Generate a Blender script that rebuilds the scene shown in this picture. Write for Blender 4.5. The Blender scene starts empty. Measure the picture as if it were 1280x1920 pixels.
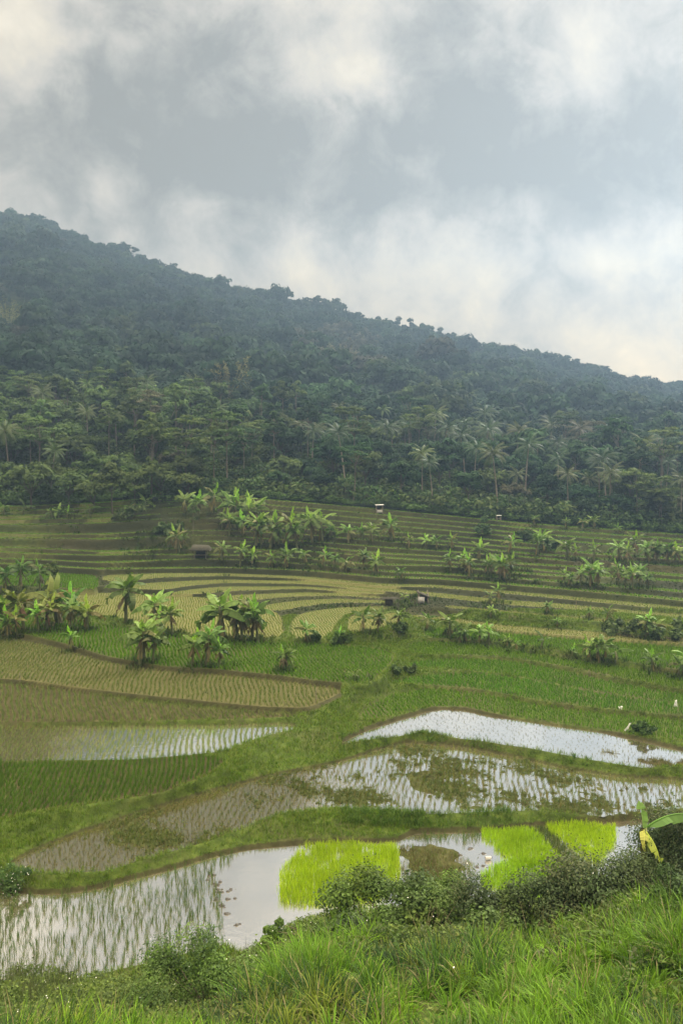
import bpy, math, random, zlib
import numpy as np
from mathutils import Vector

rng = np.random.default_rng(7)
random.seed(7)
R = math.radians
SC = bpy.context.scene
COL = SC.collection

# ------------------------------------------------------------------ camera
F, HC, HY = 1450.0, 20.0, 890.0          # focal length in photo pixels, eye height, horizon row
cd = bpy.data.cameras.new("camera")
cam = bpy.data.objects.new("camera", cd)
COL.objects.link(cam)
cam.location = (0, 0, HC)
cam.rotation_euler = (R(90), 0, 0)
cd.sensor_fit = 'VERTICAL'
cd.sensor_height = 36
cd.lens = F / 1920 * 36
cd.shift_y = -(960 - HY) / 1920
cd.clip_start = 0.1
cd.clip_end = 6000
SC.camera = cam

# ------------------------------------------------------------------ exposure
SC.view_settings.view_transform = 'Standard'
SC.view_settings.look = 'None'
SC.view_settings.exposure = 0.38
SC.view_settings.gamma = 1.0
SC.cycles.use_denoising = True
SC.cycles.denoising_input_passes = 'RGB_ALBEDO_NORMAL'
SC.cycles.denoising_prefilter = 'ACCURATE'
SC.cycles.max_bounces = 6
SC.cycles.diffuse_bounces = 3
SC.cycles.glossy_bounces = 3
SC.cycles.transmission_bounces = 3
SC.cycles.volume_bounces = 0
SC.cycles.volume_step_rate = 4

# ------------------------------------------------------------------ sun (behind thin cloud, low beyond the right end of the ridge)
SUN_AZ, SUN_EL = 38.0, 34.0
sd = bpy.data.lights.new("sun", 'SUN')
sd.energy = 3.0
sd.angle = R(28)
sd.color = (1.0, 0.95, 0.86)
sun = bpy.data.objects.new("sun", sd)
COL.objects.link(sun)
dsun = Vector((math.sin(R(SUN_AZ)) * math.cos(R(SUN_EL)), math.cos(R(SUN_AZ)) * math.cos(R(SUN_EL)), math.sin(R(SUN_EL))))
sun.rotation_euler = dsun.to_track_quat('Z', 'Y').to_euler()
sun.location = (60, 40, 120)

# ------------------------------------------------------------------ world: sky texture behind a broken overcast
W = bpy.data.worlds.new("World")
SC.world = W
W.use_nodes = True
wt = W.node_tree
wt.nodes.clear()


class NT:
    """small helper that wires math nodes"""
    def __init__(s, t): s.t = t
    def new(s, k): return s.t.nodes.new(k)
    def lk(s, a, b): s.t.links.new(a, b)
    def setin(s, sock, v):
        if isinstance(v, bpy.types.NodeSocket): s.lk(v, sock)
        else: sock.default_value = v
    def m(s, op, a, b=0.0, c=None, clamp=False):
        n = s.new('ShaderNodeMath'); n.operation = op; n.use_clamp = clamp
        s.setin(n.inputs[0], a); s.setin(n.inputs[1], b)
        if c is not None: s.setin(n.inputs[2], c)
        return n.outputs[0]
    def noise(s, vec, scale, detail=6, rough=.55, dist=0.0):
        n = s.new('ShaderNodeTexNoise'); n.inputs['Scale'].default_value = scale
        n.inputs['Detail'].default_value = detail; n.inputs['Roughness'].default_value = rough
        n.inputs['Distortion'].default_value = dist
        if vec is not None: s.lk(vec, n.inputs['Vector'])
        return n
    def ramp(s, fac, stops, interp='LINEAR'):
        n = s.new('ShaderNodeValToRGB'); cr = n.color_ramp; cr.interpolation = interp
        while len(cr.elements) > 1: cr.elements.remove(cr.elements[-1])
        cr.elements[0].position = stops[0][0]; cr.elements[0].color = (*stops[0][1], 1)
        for p, c in stops[1:]:
            e = cr.elements.new(p); e.color = (*c, 1)
        s.lk(fac, n.inputs[0])
        return n.outputs[0]
    def mix(s, fac, a, b, blend='MIX'):
        n = s.new('ShaderNodeMix'); n.data_type = 'RGBA'; n.blend_type = blend
        s.setin(n.inputs[0], fac)
        for k, v in ((6, a), (7, b)):
            if isinstance(v, tuple): n.inputs[k].default_value = (*v, 1)
            else: s.setin(n.inputs[k], v)
        return n.outputs[2]


def lin(r, g, b):
    return tuple(((c / 255) / 12.92 if c / 255 <= .04045 else ((c / 255 + .055) / 1.055) ** 2.4) for c in (r, g, b))


def build_sky():
    n = NT(wt)
    out = n.new('ShaderNodeOutputWorld'); bg = n.new('ShaderNodeBackground')
    bg.inputs['Strength'].default_value = 0.1
    n.lk(bg.outputs[0], out.inputs[0])
    sky = n.new('ShaderNodeTexSky'); sky.sky_type = 'NISHITA'; sky.sun_disc = False
    sky.sun_elevation = R(SUN_EL); sky.sun_rotation = R(SUN_AZ)
    sky.air_density = 1.5; sky.dust_density = 3.0
    tc = n.new('ShaderNodeTexCoord'); sep = n.new('ShaderNodeSeparateXYZ')
    n.lk(tc.outputs['Generated'], sep.inputs[0])
    x, y, z = sep.outputs
    az = n.m('ARCTAN2', x, y)
    el = n.m('ARCSINE', z)
    # domain warp so that the cloud masses get ragged edges
    w1 = n.noise(tc.outputs['Generated'], 3.2, 7, .62)
    w2 = n.noise(tc.outputs['Generated'], 13.0, 8, .65)
    sw = n.new('ShaderNodeSeparateColor'); n.lk(w1.outputs['Color'], sw.inputs[0])
    sw2 = n.new('ShaderNodeSeparateColor'); n.lk(w2.outputs['Color'], sw2.inputs[0])
    azw = n.m('ADD', az, n.m('ADD', n.m('MULTIPLY', n.m('SUBTRACT', sw.outputs[0], .5), .15), n.m('MULTIPLY', n.m('SUBTRACT', sw2.outputs[0], .5), .10)))
    elw = n.m('ADD', el, n.m('ADD', n.m('MULTIPLY', n.m('SUBTRACT', sw.outputs[1], .5), .11), n.m('MULTIPLY', n.m('SUBTRACT', sw2.outputs[1], .5), .08)))
    # each entry: pixel centre, pixel half widths, strength (negative = dark cloud, positive = bright gap)
    blobs = [
        (300, 200, 260, 130, -.75), (520, 290, 280, 110, -.75), (720, 390, 190, 80, -.6), (200, 270, 170, 90, -.4),
        (880, 200, 130, 90, -.85), (830, 120, 110, 60, -.35), (1120, 330, 230, 110, -.85), (960, 330, 120, 80, -.4), (1230, 230, 120, 90, -.45),
        (1240, 570, 75, 60, -1.0), (1040, 540, 80, 48, -.75), (1120, 575, 50, 45, -.6), (900, 215, 110, 70, -.4), (760, 430, 120, 50, -.35), (900, 30, 260, 55, -.2), (420, 60, 200, 60, -.15),
        (30, 20, 75, 95, .85), (590, 130, 90, 60, .75), (690, 165, 60, 40, .7), (1020, 110, 70, 60, .75), (1075, 205, 90, 50, .75),
        (600, 470, 130, 55, .55), (820, 500, 110, 70, .5), (960, 580, 190, 90, .55), (1220, 640, 130, 80, .7), (1180, 490, 130, 40, .55),
        (800, 230, 45, 40, .5), (60, 130, 60, 60, .2), (240, 360, 140, 45, .25), (330, 420, 200, 50, .1), (1400, 560, 220, 200, .5)]
    acc = None
    for px, py, sx, sy, a in blobs:
        ca = math.atan((px - 640) / F); ce = math.atan((HY - py) / F * math.cos(ca))
        dx = n.m('DIVIDE', n.m('SUBTRACT', azw, ca), sx / F * math.cos(ca) ** 2)
        dy = n.m('DIVIDE', n.m('SUBTRACT', elw, ce), sy / F * math.cos(ce))
        r2 = n.m('ADD', n.m('MULTIPLY', dx, dx), n.m('MULTIPLY', dy, dy))
        g = n.m('MULTIPLY', n.m('POWER', 2.71828, n.m('MULTIPLY', r2, -.8)), a)
        acc = g if acc is None else n.m('ADD', acc, g)
    d1 = n.noise(tc.outputs['Generated'], 4.6, 9, .58, .35)
    d2 = n.noise(tc.outputs['Generated'], 14, 8, .6, .5)
    bil = n.m('SUBTRACT', n.m('MULTIPLY', n.m('ABSOLUTE', n.m('SUBTRACT', n.noise(tc.outputs['Generated'], 7.5, 7, .55, .2).outputs[0], .5)), 2.0), .17)
    det = n.m('ADD', n.m('ADD', n.m('MULTIPLY', bil, .75), n.m('MULTIPLY', n.m('SUBTRACT', d1.outputs[0], .5), 1.0)), n.m('MULTIPLY', n.m('SUBTRACT', d2.outputs[0], .5), .95))
    f = n.m('ADD', n.m('MULTIPLY', acc, .40), n.m('ADD', n.m('MULTIPLY', det, .98), .47), clamp=True)
    colr = n.ramp(f, [(0.0, lin(128, 122, 113)), (.22, lin(148, 141, 131)), (.42, lin(173, 164, 152)), (.6, lin(190, 179, 163)),
                      (.78, lin(203, 190, 169)), (1.0, lin(217, 203, 180))])
    # warm, thinner cloud low towards the sun; cool dark mass higher
    warm = n.m('MULTIPLY', n.m('SUBTRACT', 1.0, n.m('MULTIPLY', el, 3.2), clamp=True), f, clamp=True)
    colr = n.mix(n.m('MULTIPLY', warm, .9), colr, (1.22, 1.0, .62), 'MULTIPLY')
    # unseen sky overhead and behind the camera, brightened to light the valley
    up = n.new('ShaderNodeMapRange'); up.interpolation_type = 'SMOOTHSTEP'
    n.lk(el, up.inputs[0]); up.inputs[1].default_value = R(31.5); up.inputs[2].default_value = R(62)
    up.inputs[3].default_value = 1.0; up.inputs[4].default_value = SKY_TOP
    back = n.new('ShaderNodeMapRange'); n.lk(y, back.inputs[0])
    back.inputs[1].default_value = .3; back.inputs[2].default_value = -.4; back.inputs[3].default_value = 1.0; back.inputs[4].default_value = 1.3
    s = n.m('MULTIPLY', n.m('MULTIPLY', up.outputs[0], back.outputs[0]), 10.0)
    sc = n.new('ShaderNodeVectorMath'); sc.operation = 'SCALE'
    n.lk(colr, sc.inputs[0]); n.lk(s, sc.inputs['Scale'])
    topc = n.mix(n.m('MULTIPLY', n.m('SUBTRACT', up.outputs[0], 1.0), 1.0 / (SKY_TOP - 1.0)), (1.0, 1.0, 1.0), (1.06, 1.0, .86))
    fin = n.mix(.97, sky.outputs[0], n.mix(1.0, sc.outputs[0], topc, 'MULTIPLY'))
    n.lk(fin, bg.inputs[0])


SKY_TOP = 12.0
build_sky()

# ------------------------------------------------------------------ helpers: tags and meshes
def tag(o, label=None, cat=None, group=None, kind=None):
    if label: o['label'] = label
    if cat: o['category'] = cat
    if group: o['group'] = group
    if kind: o['kind'] = kind
    return o


def empty(name, loc=(0, 0, 0), rz=0.0, s=1.0):
    o = bpy.data.objects.new(name, None)
    COL.objects.link(o)
    o.location = loc; o.rotation_euler = (0, 0, rz); o.scale = (s, s, s)
    o.empty_display_size = .2
    return o


def mesh(name, V, quads=None, tris=None, col=None, smooth=False):
    V = np.asarray(V, np.float32)
    parts, starts, n = [], [], 0
    if quads is not None and len(quads):
        q = np.asarray(quads, np.int32); parts.append(q.ravel()); starts.append(np.arange(len(q)) * 4); n = 4 * len(q)
    if tris is not None and len(tris):
        t = np.asarray(tris, np.int32); parts.append(t.ravel()); starts.append(n + np.arange(len(t)) * 3)
    loops = np.concatenate(parts); st = np.concatenate(starts).astype(np.int32)
    me = bpy.data.meshes.new(name)
    me.vertices.add(len(V)); me.vertices.foreach_set('co', V.ravel())
    me.loops.add(len(loops)); me.loops.foreach_set('vertex_index', loops.astype(np.int32))
    me.polygons.add(len(st)); me.polygons.foreach_set('loop_start', st)
    if smooth: me.polygons.foreach_set('use_smooth', np.ones(len(st), bool))
    me.update(calc_edges=True)
    if col is not None:
        a = me.color_attributes.new('Col', 'FLOAT_COLOR', 'POINT')
        c = np.ones((len(V), 4), np.float32); c[:, :3] = np.asarray(col, np.float32)[:, :3]
        a.data.foreach_set('color', c.ravel())
    return me


def obj(name, me, mat=None, parent=None):
    o = bpy.data.objects.new(name, me)
    COL.objects.link(o)
    if mat is not None and len(me.materials) == 0: me.materials.append(mat)
    if parent is not None: o.parent = parent
    return o


class MB:
    """collects shapes into one mesh"""
    def __init__(s): s.V, s.Q, s.T, s.C, s.n = [], [], [], [], 0
    def add(s, V, Q=None, T=None, C=(1, 1, 1)):
        V = np.asarray(V, float)
        s.V.append(V)
        if Q is not None and len(Q): s.Q.append(np.asarray(Q) + s.n)
        if T is not None and len(T): s.T.append(np.asarray(T) + s.n)
        C = np.asarray(C, float)
        s.C.append(np.broadcast_to(C, (len(V), 3)) if C.ndim == 1 else C)
        s.n += len(V)
        return s
    def arrays(s):
        return (np.concatenate(s.V), np.concatenate(s.Q) if s.Q else None, np.concatenate(s.T) if s.T else None, np.concatenate(s.C))
    def mesh(s, name, smooth=False):
        V, Q, T, C = s.arrays()
        return mesh(name, V, Q, T, C, smooth)


def tube(mb, P, rad, k=7, C=(1, 1, 1), cap=True):
    P = np.asarray(P, float); rad = np.broadcast_to(np.asarray(rad, float), (len(P),))
    d = np.gradient(P, axis=0); d /= np.linalg.norm(d, axis=1)[:, None] + 1e-9
    ref = np.where(np.abs(d[:, 2:3]) > .9, np.array([[1., 0, 0]]), np.array([[0, 0, 1.]]))
    a = np.cross(d, ref); a /= np.linalg.norm(a, axis=1)[:, None] + 1e-9
    b = np.cross(d, a)
    th = np.arange(k) / k * 2 * np.pi
    V = P[:, None, :] + rad[:, None, None] * (np.cos(th)[None, :, None] * a[:, None, :] + np.sin(th)[None, :, None] * b[:, None, :])
    V = V.reshape(-1, 3)
    i = np.arange(len(P) - 1)[:, None] * k; j = np.arange(k)[None, :]; j2 = (j + 1) % k
    Q = np.stack([i + j, i + j2, i + k + j2, i + k + j], -1).reshape(-1, 4)
    T = None
    if cap:
        V = np.vstack([V, P[-1] + d[-1] * rad[-1] * .3])
        L = (len(P) - 1) * k
        T = np.stack([L + np.arange(k), L + (np.arange(k) + 1) % k, np.full(k, len(V) - 1)], -1)
    mb.add(V, Q, T, C)


def box(mb, c, s, rz=0.0, C=(1, 1, 1), tilt=(0, 0)):
    x, y, z = (np.array([[-1, -1, -1], [1, -1, -1], [1, 1, -1], [-1, 1, -1], [-1, -1, 1], [1, -1, 1], [1, 1, 1], [-1, 1, 1]]) * np.array(s) / 2).T
    z = z + x * tilt[0] + y * tilt[1]
    V = np.stack([x * math.cos(rz) - y * math.sin(rz), x * math.sin(rz) + y * math.cos(rz), z], -1) + np.array(c)
    mb.add(V, [[0, 3, 2, 1], [4, 5, 6, 7], [0, 1, 5, 4], [1, 2, 6, 5], [2, 3, 7, 6], [3, 0, 4, 7]], None, C)


def blades(P, L, w, az, lean, bend, segs=2, col=None, taper=.75, base_w=.7):
    """arching grass blades; returns V, quads, tris, colours"""
    P = np.asarray(P, float); n = len(P)
    L, w, az, lean, bend = (np.broadcast_to(np.asarray(a, float), (n,)) for a in (L, w, az, lean, bend))
    hx, hy = np.cos(az), np.sin(az)
    side = np.stack([-hy, hx, np.zeros(n)], -1)
    c = P.copy(); rows = []
    for k in range(segs + 1):
        t = k / segs
        if k:
            th = lean + bend * (t - .5 / segs)
            st = (L / segs)[:, None]
            c = c + st * np.stack([np.sin(th) * hx, np.sin(th) * hy, np.cos(th)], -1)
        if k < segs:
            ww = w * (base_w + (1 - base_w) * min(1, t * 3)) * (1 - t ** 2 * taper) * .5
            rows += [c - side * ww[:, None], c + side * ww[:, None]]
        else:
            rows.append(c)
    V = np.stack(rows, 1)                       # n, 2*segs+1, 3
    m = V.shape[1]; off = np.arange(n)[:, None] * m
    Q = [off + np.array([[2 * k, 2 * k + 1, 2 * k + 3, 2 * k + 2]]) for k in range(segs - 1)]
    T = off + np.array([[2 * segs - 2, 2 * segs - 1, 2 * segs]])
    C = np.repeat(np.asarray(col, float)[:, None, :], m, 1).reshape(-1, 3) if col is not None else np.ones((n * m, 3))
    return V.reshape(-1, 3), (np.concatenate(Q) if Q else None), T, C


def cards(C0, N, size, aspect=.55, col=None, spin=None, r=rng):
    """diamond shaped leaves or leaf sprays lying in the plane with normal N"""
    C0 = np.asarray(C0, float); n = len(C0)
    N = N / (np.linalg.norm(N, axis=1)[:, None] + 1e-9)
    rv = r.normal(size=(n, 3)) if spin is None else spin
    a = np.cross(N, rv); a /= np.linalg.norm(a, axis=1)[:, None] + 1e-9
    b = np.cross(N, a)
    s = np.broadcast_to(np.asarray(size, float), (n,))[:, None]
    V = np.stack([C0 - a * s, C0 - b * s * aspect, C0 + a * s, C0 + b * s * aspect], 1).reshape(-1, 3)
    Q = np.arange(n * 4).reshape(n, 4)
    return V, Q, (np.repeat(col, 4, 0) if col is not None else np.ones((n * 4, 3)))


# ------------------------------------------------------------------ materials
def new_mat(name):
    m = bpy.data.materials.new(name); m.use_nodes = True
    m.node_tree.nodes.clear()
    return m, NT(m.node_tree)


def leaf_mat(name, tint=(1, 1, 1), trans=.35, rough=.55, spec=.3, var=.22, obj_color=False, base=(1, 1, 1)):
    """thin leaves: diffuse, light shining through and a soft sheen; colour from the plant's own attribute"""
    m, n = new_mat(name)
    out = n.new('ShaderNodeOutputMaterial')
    at = n.new('ShaderNodeAttribute'); at.attribute_name = 'Col'
    c = n.mix(1.0, at.outputs['Color'], tuple(a * b for a, b in zip(tint, base)), 'MULTIPLY')
    oi = n.new('ShaderNodeObjectInfo')
    if obj_color:
        c = n.mix(1.0, c, oi.outputs['Color'], 'MULTIPLY')
    geo = n.new('ShaderNodeNewGeometry')
    nz = n.noise(geo.outputs['Position'], .35, 3)
    v = n.m('ADD', n.m('MULTIPLY', n.m('SUBTRACT', nz.outputs[0], .5), var * 2), 1.0)
    hsv = n.new('ShaderNodeHueSaturation')
    n.lk(v, hsv.inputs['Value']); n.lk(c, hsv.inputs['Color'])
    rn = n.m('ADD', .485, n.m('MULTIPLY', oi.outputs['Random'], .03)); n.lk(rn, hsv.inputs['Hue'])
    c = hsv.outputs[0]
    pb = n.new('ShaderNodeBsdfPrincipled')
    n.lk(c, pb.inputs['Base Color']); pb.inputs['Roughness'].default_value = rough
    pb.inputs['Specular IOR Level'].default_value = spec
    tr = n.new('ShaderNodeBsdfTranslucent'); n.lk(n.mix(1.0, c, (.95, 1.15, .5), 'MULTIPLY'), tr.inputs[0])
    mx = n.new('ShaderNodeMixShader'); mx.inputs[0].default_value = trans
    n.lk(pb.outputs[0], mx.inputs[1]); n.lk(tr.outputs[0], mx.inputs[2])
    n.lk(mx.outputs[0], out.inputs[0])
    return m


def rough_mat(name, c1, c2, scale=8, rough=.85, spec=.2, bump=.3, attr=False, detail=6):
    m, n = new_mat(name)
    out = n.new('ShaderNodeOutputMaterial'); pb = n.new('ShaderNodeBsdfPrincipled')
    tc = n.new('ShaderNodeTexCoord')
    nz = n.noise(tc.outputs['Object'], scale, detail, .6)
    c = n.ramp(nz.outputs[0], [(.3, c1), (.7, c2)])
    if attr:
        at = n.new('ShaderNodeAttribute'); at.attribute_name = 'Col'
        c = n.mix(1.0, c, at.outputs['Color'], 'MULTIPLY')
    n.lk(c, pb.inputs['Base Color']); pb.inputs['Roughness'].default_value = rough
    pb.inputs['Specular IOR Level'].default_value = spec
    if bump:
        b = n.new('ShaderNodeBump'); b.inputs['Strength'].default_value = bump; b.inputs['Distance'].default_value = .05
        n.lk(nz.outputs[0], b.inputs['Height']); n.lk(b.outputs[0], pb.inputs['Normal'])
    n.lk(pb.outputs[0], out.inputs[0])
    return m


M = {}
M['rice'] = leaf_mat('rice_leaf', trans=.3, rough=.6, spec=.1, var=.25)
M['grass'] = leaf_mat('grass_blade', trans=.32, rough=.55, spec=.12, var=.3)
M['bush'] = leaf_mat('bush_leaf', trans=.25, rough=.6, spec=.15, var=.25)
M['crown'] = leaf_mat('tree_leaf', tint=(.85, .9, .88), trans=.25, rough=.75, spec=.08, var=.3, obj_color=True)
M['forest'] = leaf_mat('forest_leaf', tint=(.74, .80, .84), trans=.25, rough=.75, spec=.08, var=.3)
M['banana'] = leaf_mat('banana_leaf', trans=.3, rough=.5, spec=.2, var=.2, obj_color=True)
M['palm'] = leaf_mat('palm_leaf', trans=.2, rough=.5, spec=.2, var=.2, obj_color=True)
M['bark'] = rough_mat('bark', (.12, .11, .09), (.23, .21, .18), 6, attr=True)
M['pseudostem'] = rough_mat('banana_stem', (.065, .075, .03), (.14, .15, .065), 5, .6, .3, attr=True)
M['thatch'] = rough_mat('thatch', (.025, .025, .018), (.075, .072, .055), 20, .95, .1, .6)
M['timber'] = rough_mat('weathered_timber', (.12, .10, .075), (.26, .23, .18), 14, .85)
M['white_sheet'] = rough_mat('white_plastic', (.72, .72, .68), (.82, .82, .79), 5, .4, .4, .05)
M['grey_sheet'] = rough_mat('grey_sheeting', (.30, .29, .27), (.46, .45, .42), 6, .7, .3, .2)
M['dark_cloth'] = rough_mat('dark_cloth', (.015, .02, .03), (.05, .055, .065), 6, .8, .2, .2)
M['petal'] = rough_mat('petal', (.75, .75, .68), (.85, .85, .8), 5, .6, .2, 0)
M['mud_clod'] = rough_mat('wet_mud', (.014, .012, .008), (.038, .033, .02), 12, .45, .5, .6)


def ground_mat():
    m, n = new_mat('valley_ground')
    out = n.new('ShaderNodeOutputMaterial'); pb = n.new('ShaderNodeBsdfPrincipled')
    at = n.new('ShaderNodeAttribute'); at.attribute_name = 'Col'
    sp = n.new('ShaderNodeSeparateColor'); n.lk(at.outputs['Color'], sp.inputs[0])
    geo = n.new('ShaderNodeNewGeometry')
    n1 = n.noise(geo.outputs['Position'], 1.4, 8, .62); n2 = n.noise(geo.outputs['Position'], .22, 4, .55); n3 = n.noise(geo.outputs['Position'], 7, 5, .6)
    mud = n.ramp(n1.outputs[0], [(.3, (.026, .023, .010)), (.55, (.050, .045, .020)), (.75, (.085, .076, .036))])
    grs = n.ramp(n1.outputs[0], [(.28, (.022, .032, .008)), (.5, (.046, .070, .014)), (.72, (.080, .110, .022))])
    earthy = n.ramp(n3.outputs[0], [(.3, (.045, .040, .022)), (.7, (.10, .085, .048))])
    grs = n.mix(n.ramp(n2.outputs[0], [(.5, (0, 0, 0)), (.68, (.55, .55, .55))]), grs, earthy)
    straw = n.ramp(n3.outputs[0], [(.3, (.085, .088, .033)), (.7, (.155, .158, .060))])
    c = n.mix(sp.outputs[0], mud, grs)
    c = n.mix(sp.outputs[1], c, straw)
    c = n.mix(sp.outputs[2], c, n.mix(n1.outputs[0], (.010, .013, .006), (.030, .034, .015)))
    n.lk(c, pb.inputs['Base Color'])
    pb.inputs['Roughness'].default_value = .9; pb.inputs['Specular IOR Level'].default_value = .06
    b = n.new('ShaderNodeBump'); b.inputs['Strength'].default_value = .7; b.inputs['Distance'].default_value = .12
    n.lk(n.m('ADD', n1.outputs[0], n.m('MULTIPLY', n3.outputs[0], .4)), b.inputs['Height']); n.lk(b.outputs[0], pb.inputs['Normal'])
    n.lk(pb.outputs[0], out.inputs[0])
    return m


def water_mat(name='paddy_water', body=(.16, .135, .085), mirror=.82, ripple=.22, rough=.05, murk=None):
    """silty, nearly still water: cloudy body colour under a mirror that strengthens at low angles"""
    m, n = new_mat(name)
    out = n.new('ShaderNodeOutputMaterial')
    geo = n.new('ShaderNodeNewGeometry')
    n1 = n.noise(geo.outputs['Position'], 2.2, 4, .55); n2 = n.noise(geo.outputs['Position'], .35, 3)
    c = n.mix(n2.outputs[0], tuple(v * .55 for v in body), tuple(v * 1.35 for v in body))
    d = n.new('ShaderNodeBsdfDiffuse'); n.lk(c, d.inputs[0])
    g = n.new('ShaderNodeBsdfGlossy'); g.inputs['Roughness'].default_value = rough
    g.inputs['Color'].default_value = (1, 1, .995, 1)
    b = n.new('ShaderNodeBump'); b.inputs['Strength'].default_value = ripple; b.inputs['Distance'].default_value = .02
    n.lk(n1.outputs[0], b.inputs['Height']); n.lk(b.outputs[0], g.inputs['Normal'])
    fr = n.new('ShaderNodeLayerWeight'); fr.inputs[0].default_value = .5
    fac = n.m('ADD', n.m('MULTIPLY', fr.outputs['Facing'], 1.0 - mirror), mirror - .12, clamp=True)
    fac = n.m('ADD', .45, n.m('MULTIPLY', fr.outputs['Facing'], .55), clamp=True)
    if murk:      # stirred-up silt towards one end of the paddy: cloudier and less mirror-like
        sx = n.new('ShaderNodeSeparateXYZ'); n.lk(geo.outputs['Position'], sx.inputs[0])
        nm = n.noise(geo.outputs['Position'], .45, 5, .6)
        xm = n.m('ADD', sx.outputs[0], n.m('MULTIPLY', n.m('SUBTRACT', nm.outputs[0], .5), murk[2]))
        mr = n.new('ShaderNodeMapRange'); mr.interpolation_type = 'SMOOTHSTEP'; n.lk(xm, mr.inputs[0])
        mr.inputs[1].default_value = murk[1]; mr.inputs[2].default_value = murk[0]; mr.inputs[3].default_value = 0; mr.inputs[4].default_value = 1
        fac = n.m('MULTIPLY', fac, n.m('ADD', .27, n.m('MULTIPLY', mr.outputs[0], .73)))
        n.lk(n.mix(mr.outputs[0], (.048, .044, .018), c), d.inputs[0])
    mx = n.new('ShaderNodeMixShader'); n.lk(fac, mx.inputs[0])
    n.lk(d.outputs[0], mx.inputs[1]); n.lk(g.outputs[0], mx.inputs[2]); n.lk(mx.outputs[0], out.inputs[0])
    return m


M['ground'] = ground_mat()
M['water'] = water_mat()
M['water_middle'] = water_mat('silty_middle_water', murk=(1.0, -3.5, 7.0))
M['water_left'] = water_mat('silty_left_water', murk=(-16.0, -22.0, 8.0))


def hill_mat():
    m, n = new_mat('hill_floor')
    out = n.new('ShaderNodeOutputMaterial'); pb = n.new('ShaderNodeBsdfPrincipled')
    geo = n.new('ShaderNodeNewGeometry'); n1 = n.noise(geo.outputs['Position'], .3, 8, .65)
    c = n.ramp(n1.outputs[0], [(.3, (.010, .016, .007)), (.55, (.022, .034, .012)), (.75, (.045, .050, .02))])
    n.lk(c, pb.inputs['Base Color']); pb.inputs['Roughness'].default_value = .95; pb.inputs['Specular IOR Level'].default_value = .1
    n.lk(pb.outputs[0], out.inputs[0])
    return m


M['hill'] = hill_mat()

# ------------------------------------------------------------------ the paddies: outlines read off the photo and laid on level ground
def pl(pts):
    a = np.array(pts, float)
    return lambda x: np.interp(x, a[:, 0], a[:, 1])


class Paddy:
    def __init__(s, name, top, bot, below=(), k=.65, z=None, rice=None, water=False, bed=0.0, cover=(0., 0.), grass_bank=1.0, smooth=True):
        s.smooth = smooth
        s.name, s.rice, s.water, s.bed, s.cover = name, rice, water, bed, cover
        t, b = np.array(top, float), np.array(bot, float)
        s.x0, s.x1 = max(t[0, 0], b[0, 0]), min(t[-1, 0], b[-1, 0])
        s.top, s.bot = pl(top), pl(bot)
        s.xs = np.linspace(s.x0, s.x1, max(12, int((s.x1 - s.x0) / 14)))
        s.grass_bank = grass_bank
        if z is None:
            zz = []
            zl_all = []
            for L in below:
                xs = s.xs[(s.xs >= L.x0) & (s.xs <= L.x1)]
                if len(xs) < 2: continue
                zL = L.zf(xs)
                zm = HC - (HC - zL) * (s.bot(xs) - HY) / (L.top(xs) - HY)
                zz.append(np.percentile(zm - zL, 20)); zl_all.append(np.median(zL))
            i = int(np.argmin(np.array(zl_all) + np.array(zz)))
            z = zl_all[i] + max(.05, k * zz[i])
        s.z = z
        s.zf = z if callable(z) else (lambda x, z=z: np.full(np.shape(x), float(z)))
        s.outline()

    def outline(s):
        xs = s.xs
        px = np.concatenate([xs, xs[::-1]]); py = np.concatenate([s.bot(xs), s.top(xs)[::-1]])
        py = np.maximum(py, HY + 8)
        z = s.zf(px); Y = (HC - z) * F / (py - HY)
        s.poly = np.stack([(px - 640) / F * Y, Y], -1)
        # round the corners and add a slight natural wobble
        P = s.poly
        if s.smooth: s.poly = .5 * P + .25 * np.roll(P, 1, 0) + .25 * np.roll(P, -1, 0)
        s.lo = s.poly.min(0); s.hi = s.poly.max(0)

    def z_at(s, x, y):
        return s.zf(640 + F * x / np.maximum(y, 1))


PD = []
def P(*a, **k):
    p = Paddy(*a, **k); PD.append(p); return p


P1 = P('near', [(-300, 1668), (0, 1672), (100, 1677), (180, 1667), (250, 1648), (330, 1628), (400, 1606), (470, 1592), (560, 1584), (640, 1580), (745, 1580), (772, 1562), (900, 1560), (1000, 1550), (1150, 1540), (1300, 1530), (1500, 1530)],
       [(-300, 1840), (130, 1840), (260, 1810), (420, 1770), (480, 1800), (560, 1750), (700, 1730), (900, 1730), (1050, 1705), (1280, 1680), (1500, 1650)],
       z=0.0, water=True, rice='sparse', bed=.10)
P2 = P('middle', [(20, 1618), (60, 1596), (150, 1560), (300, 1512), (400, 1482), (520, 1452), (640, 1428), (700, 1408), (760, 1392), (860, 1398), (960, 1418), (1060, 1441), (1160, 1456), (1280, 1462), (1500, 1466)],
       [(20, 1626), (100, 1640), (200, 1634), (280, 1608), (380, 1582), (450, 1556), (520, 1528), (600, 1518), (700, 1523), (800, 1528), (900, 1524), (1000, 1520), (1130, 1532), (1280, 1515), (1500, 1515)],
       below=[P1], water=True, rice='weedy', bed=.07, cover=(.4, 0))
P3 = P('bright', [(640, 1392), (690, 1368), (740, 1352), (780, 1340), (820, 1329), (870, 1331), (920, 1343), (1000, 1352), (1100, 1367), (1200, 1388), (1280, 1408), (1500, 1440)],
       [(640, 1396), (690, 1388), (740, 1382), (800, 1372), (850, 1384), (900, 1390), (1000, 1406), (1100, 1425), (1200, 1441), (1280, 1438), (1500, 1455)],
       below=[P2], water=True, rice='stubble', bed=.08)
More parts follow.
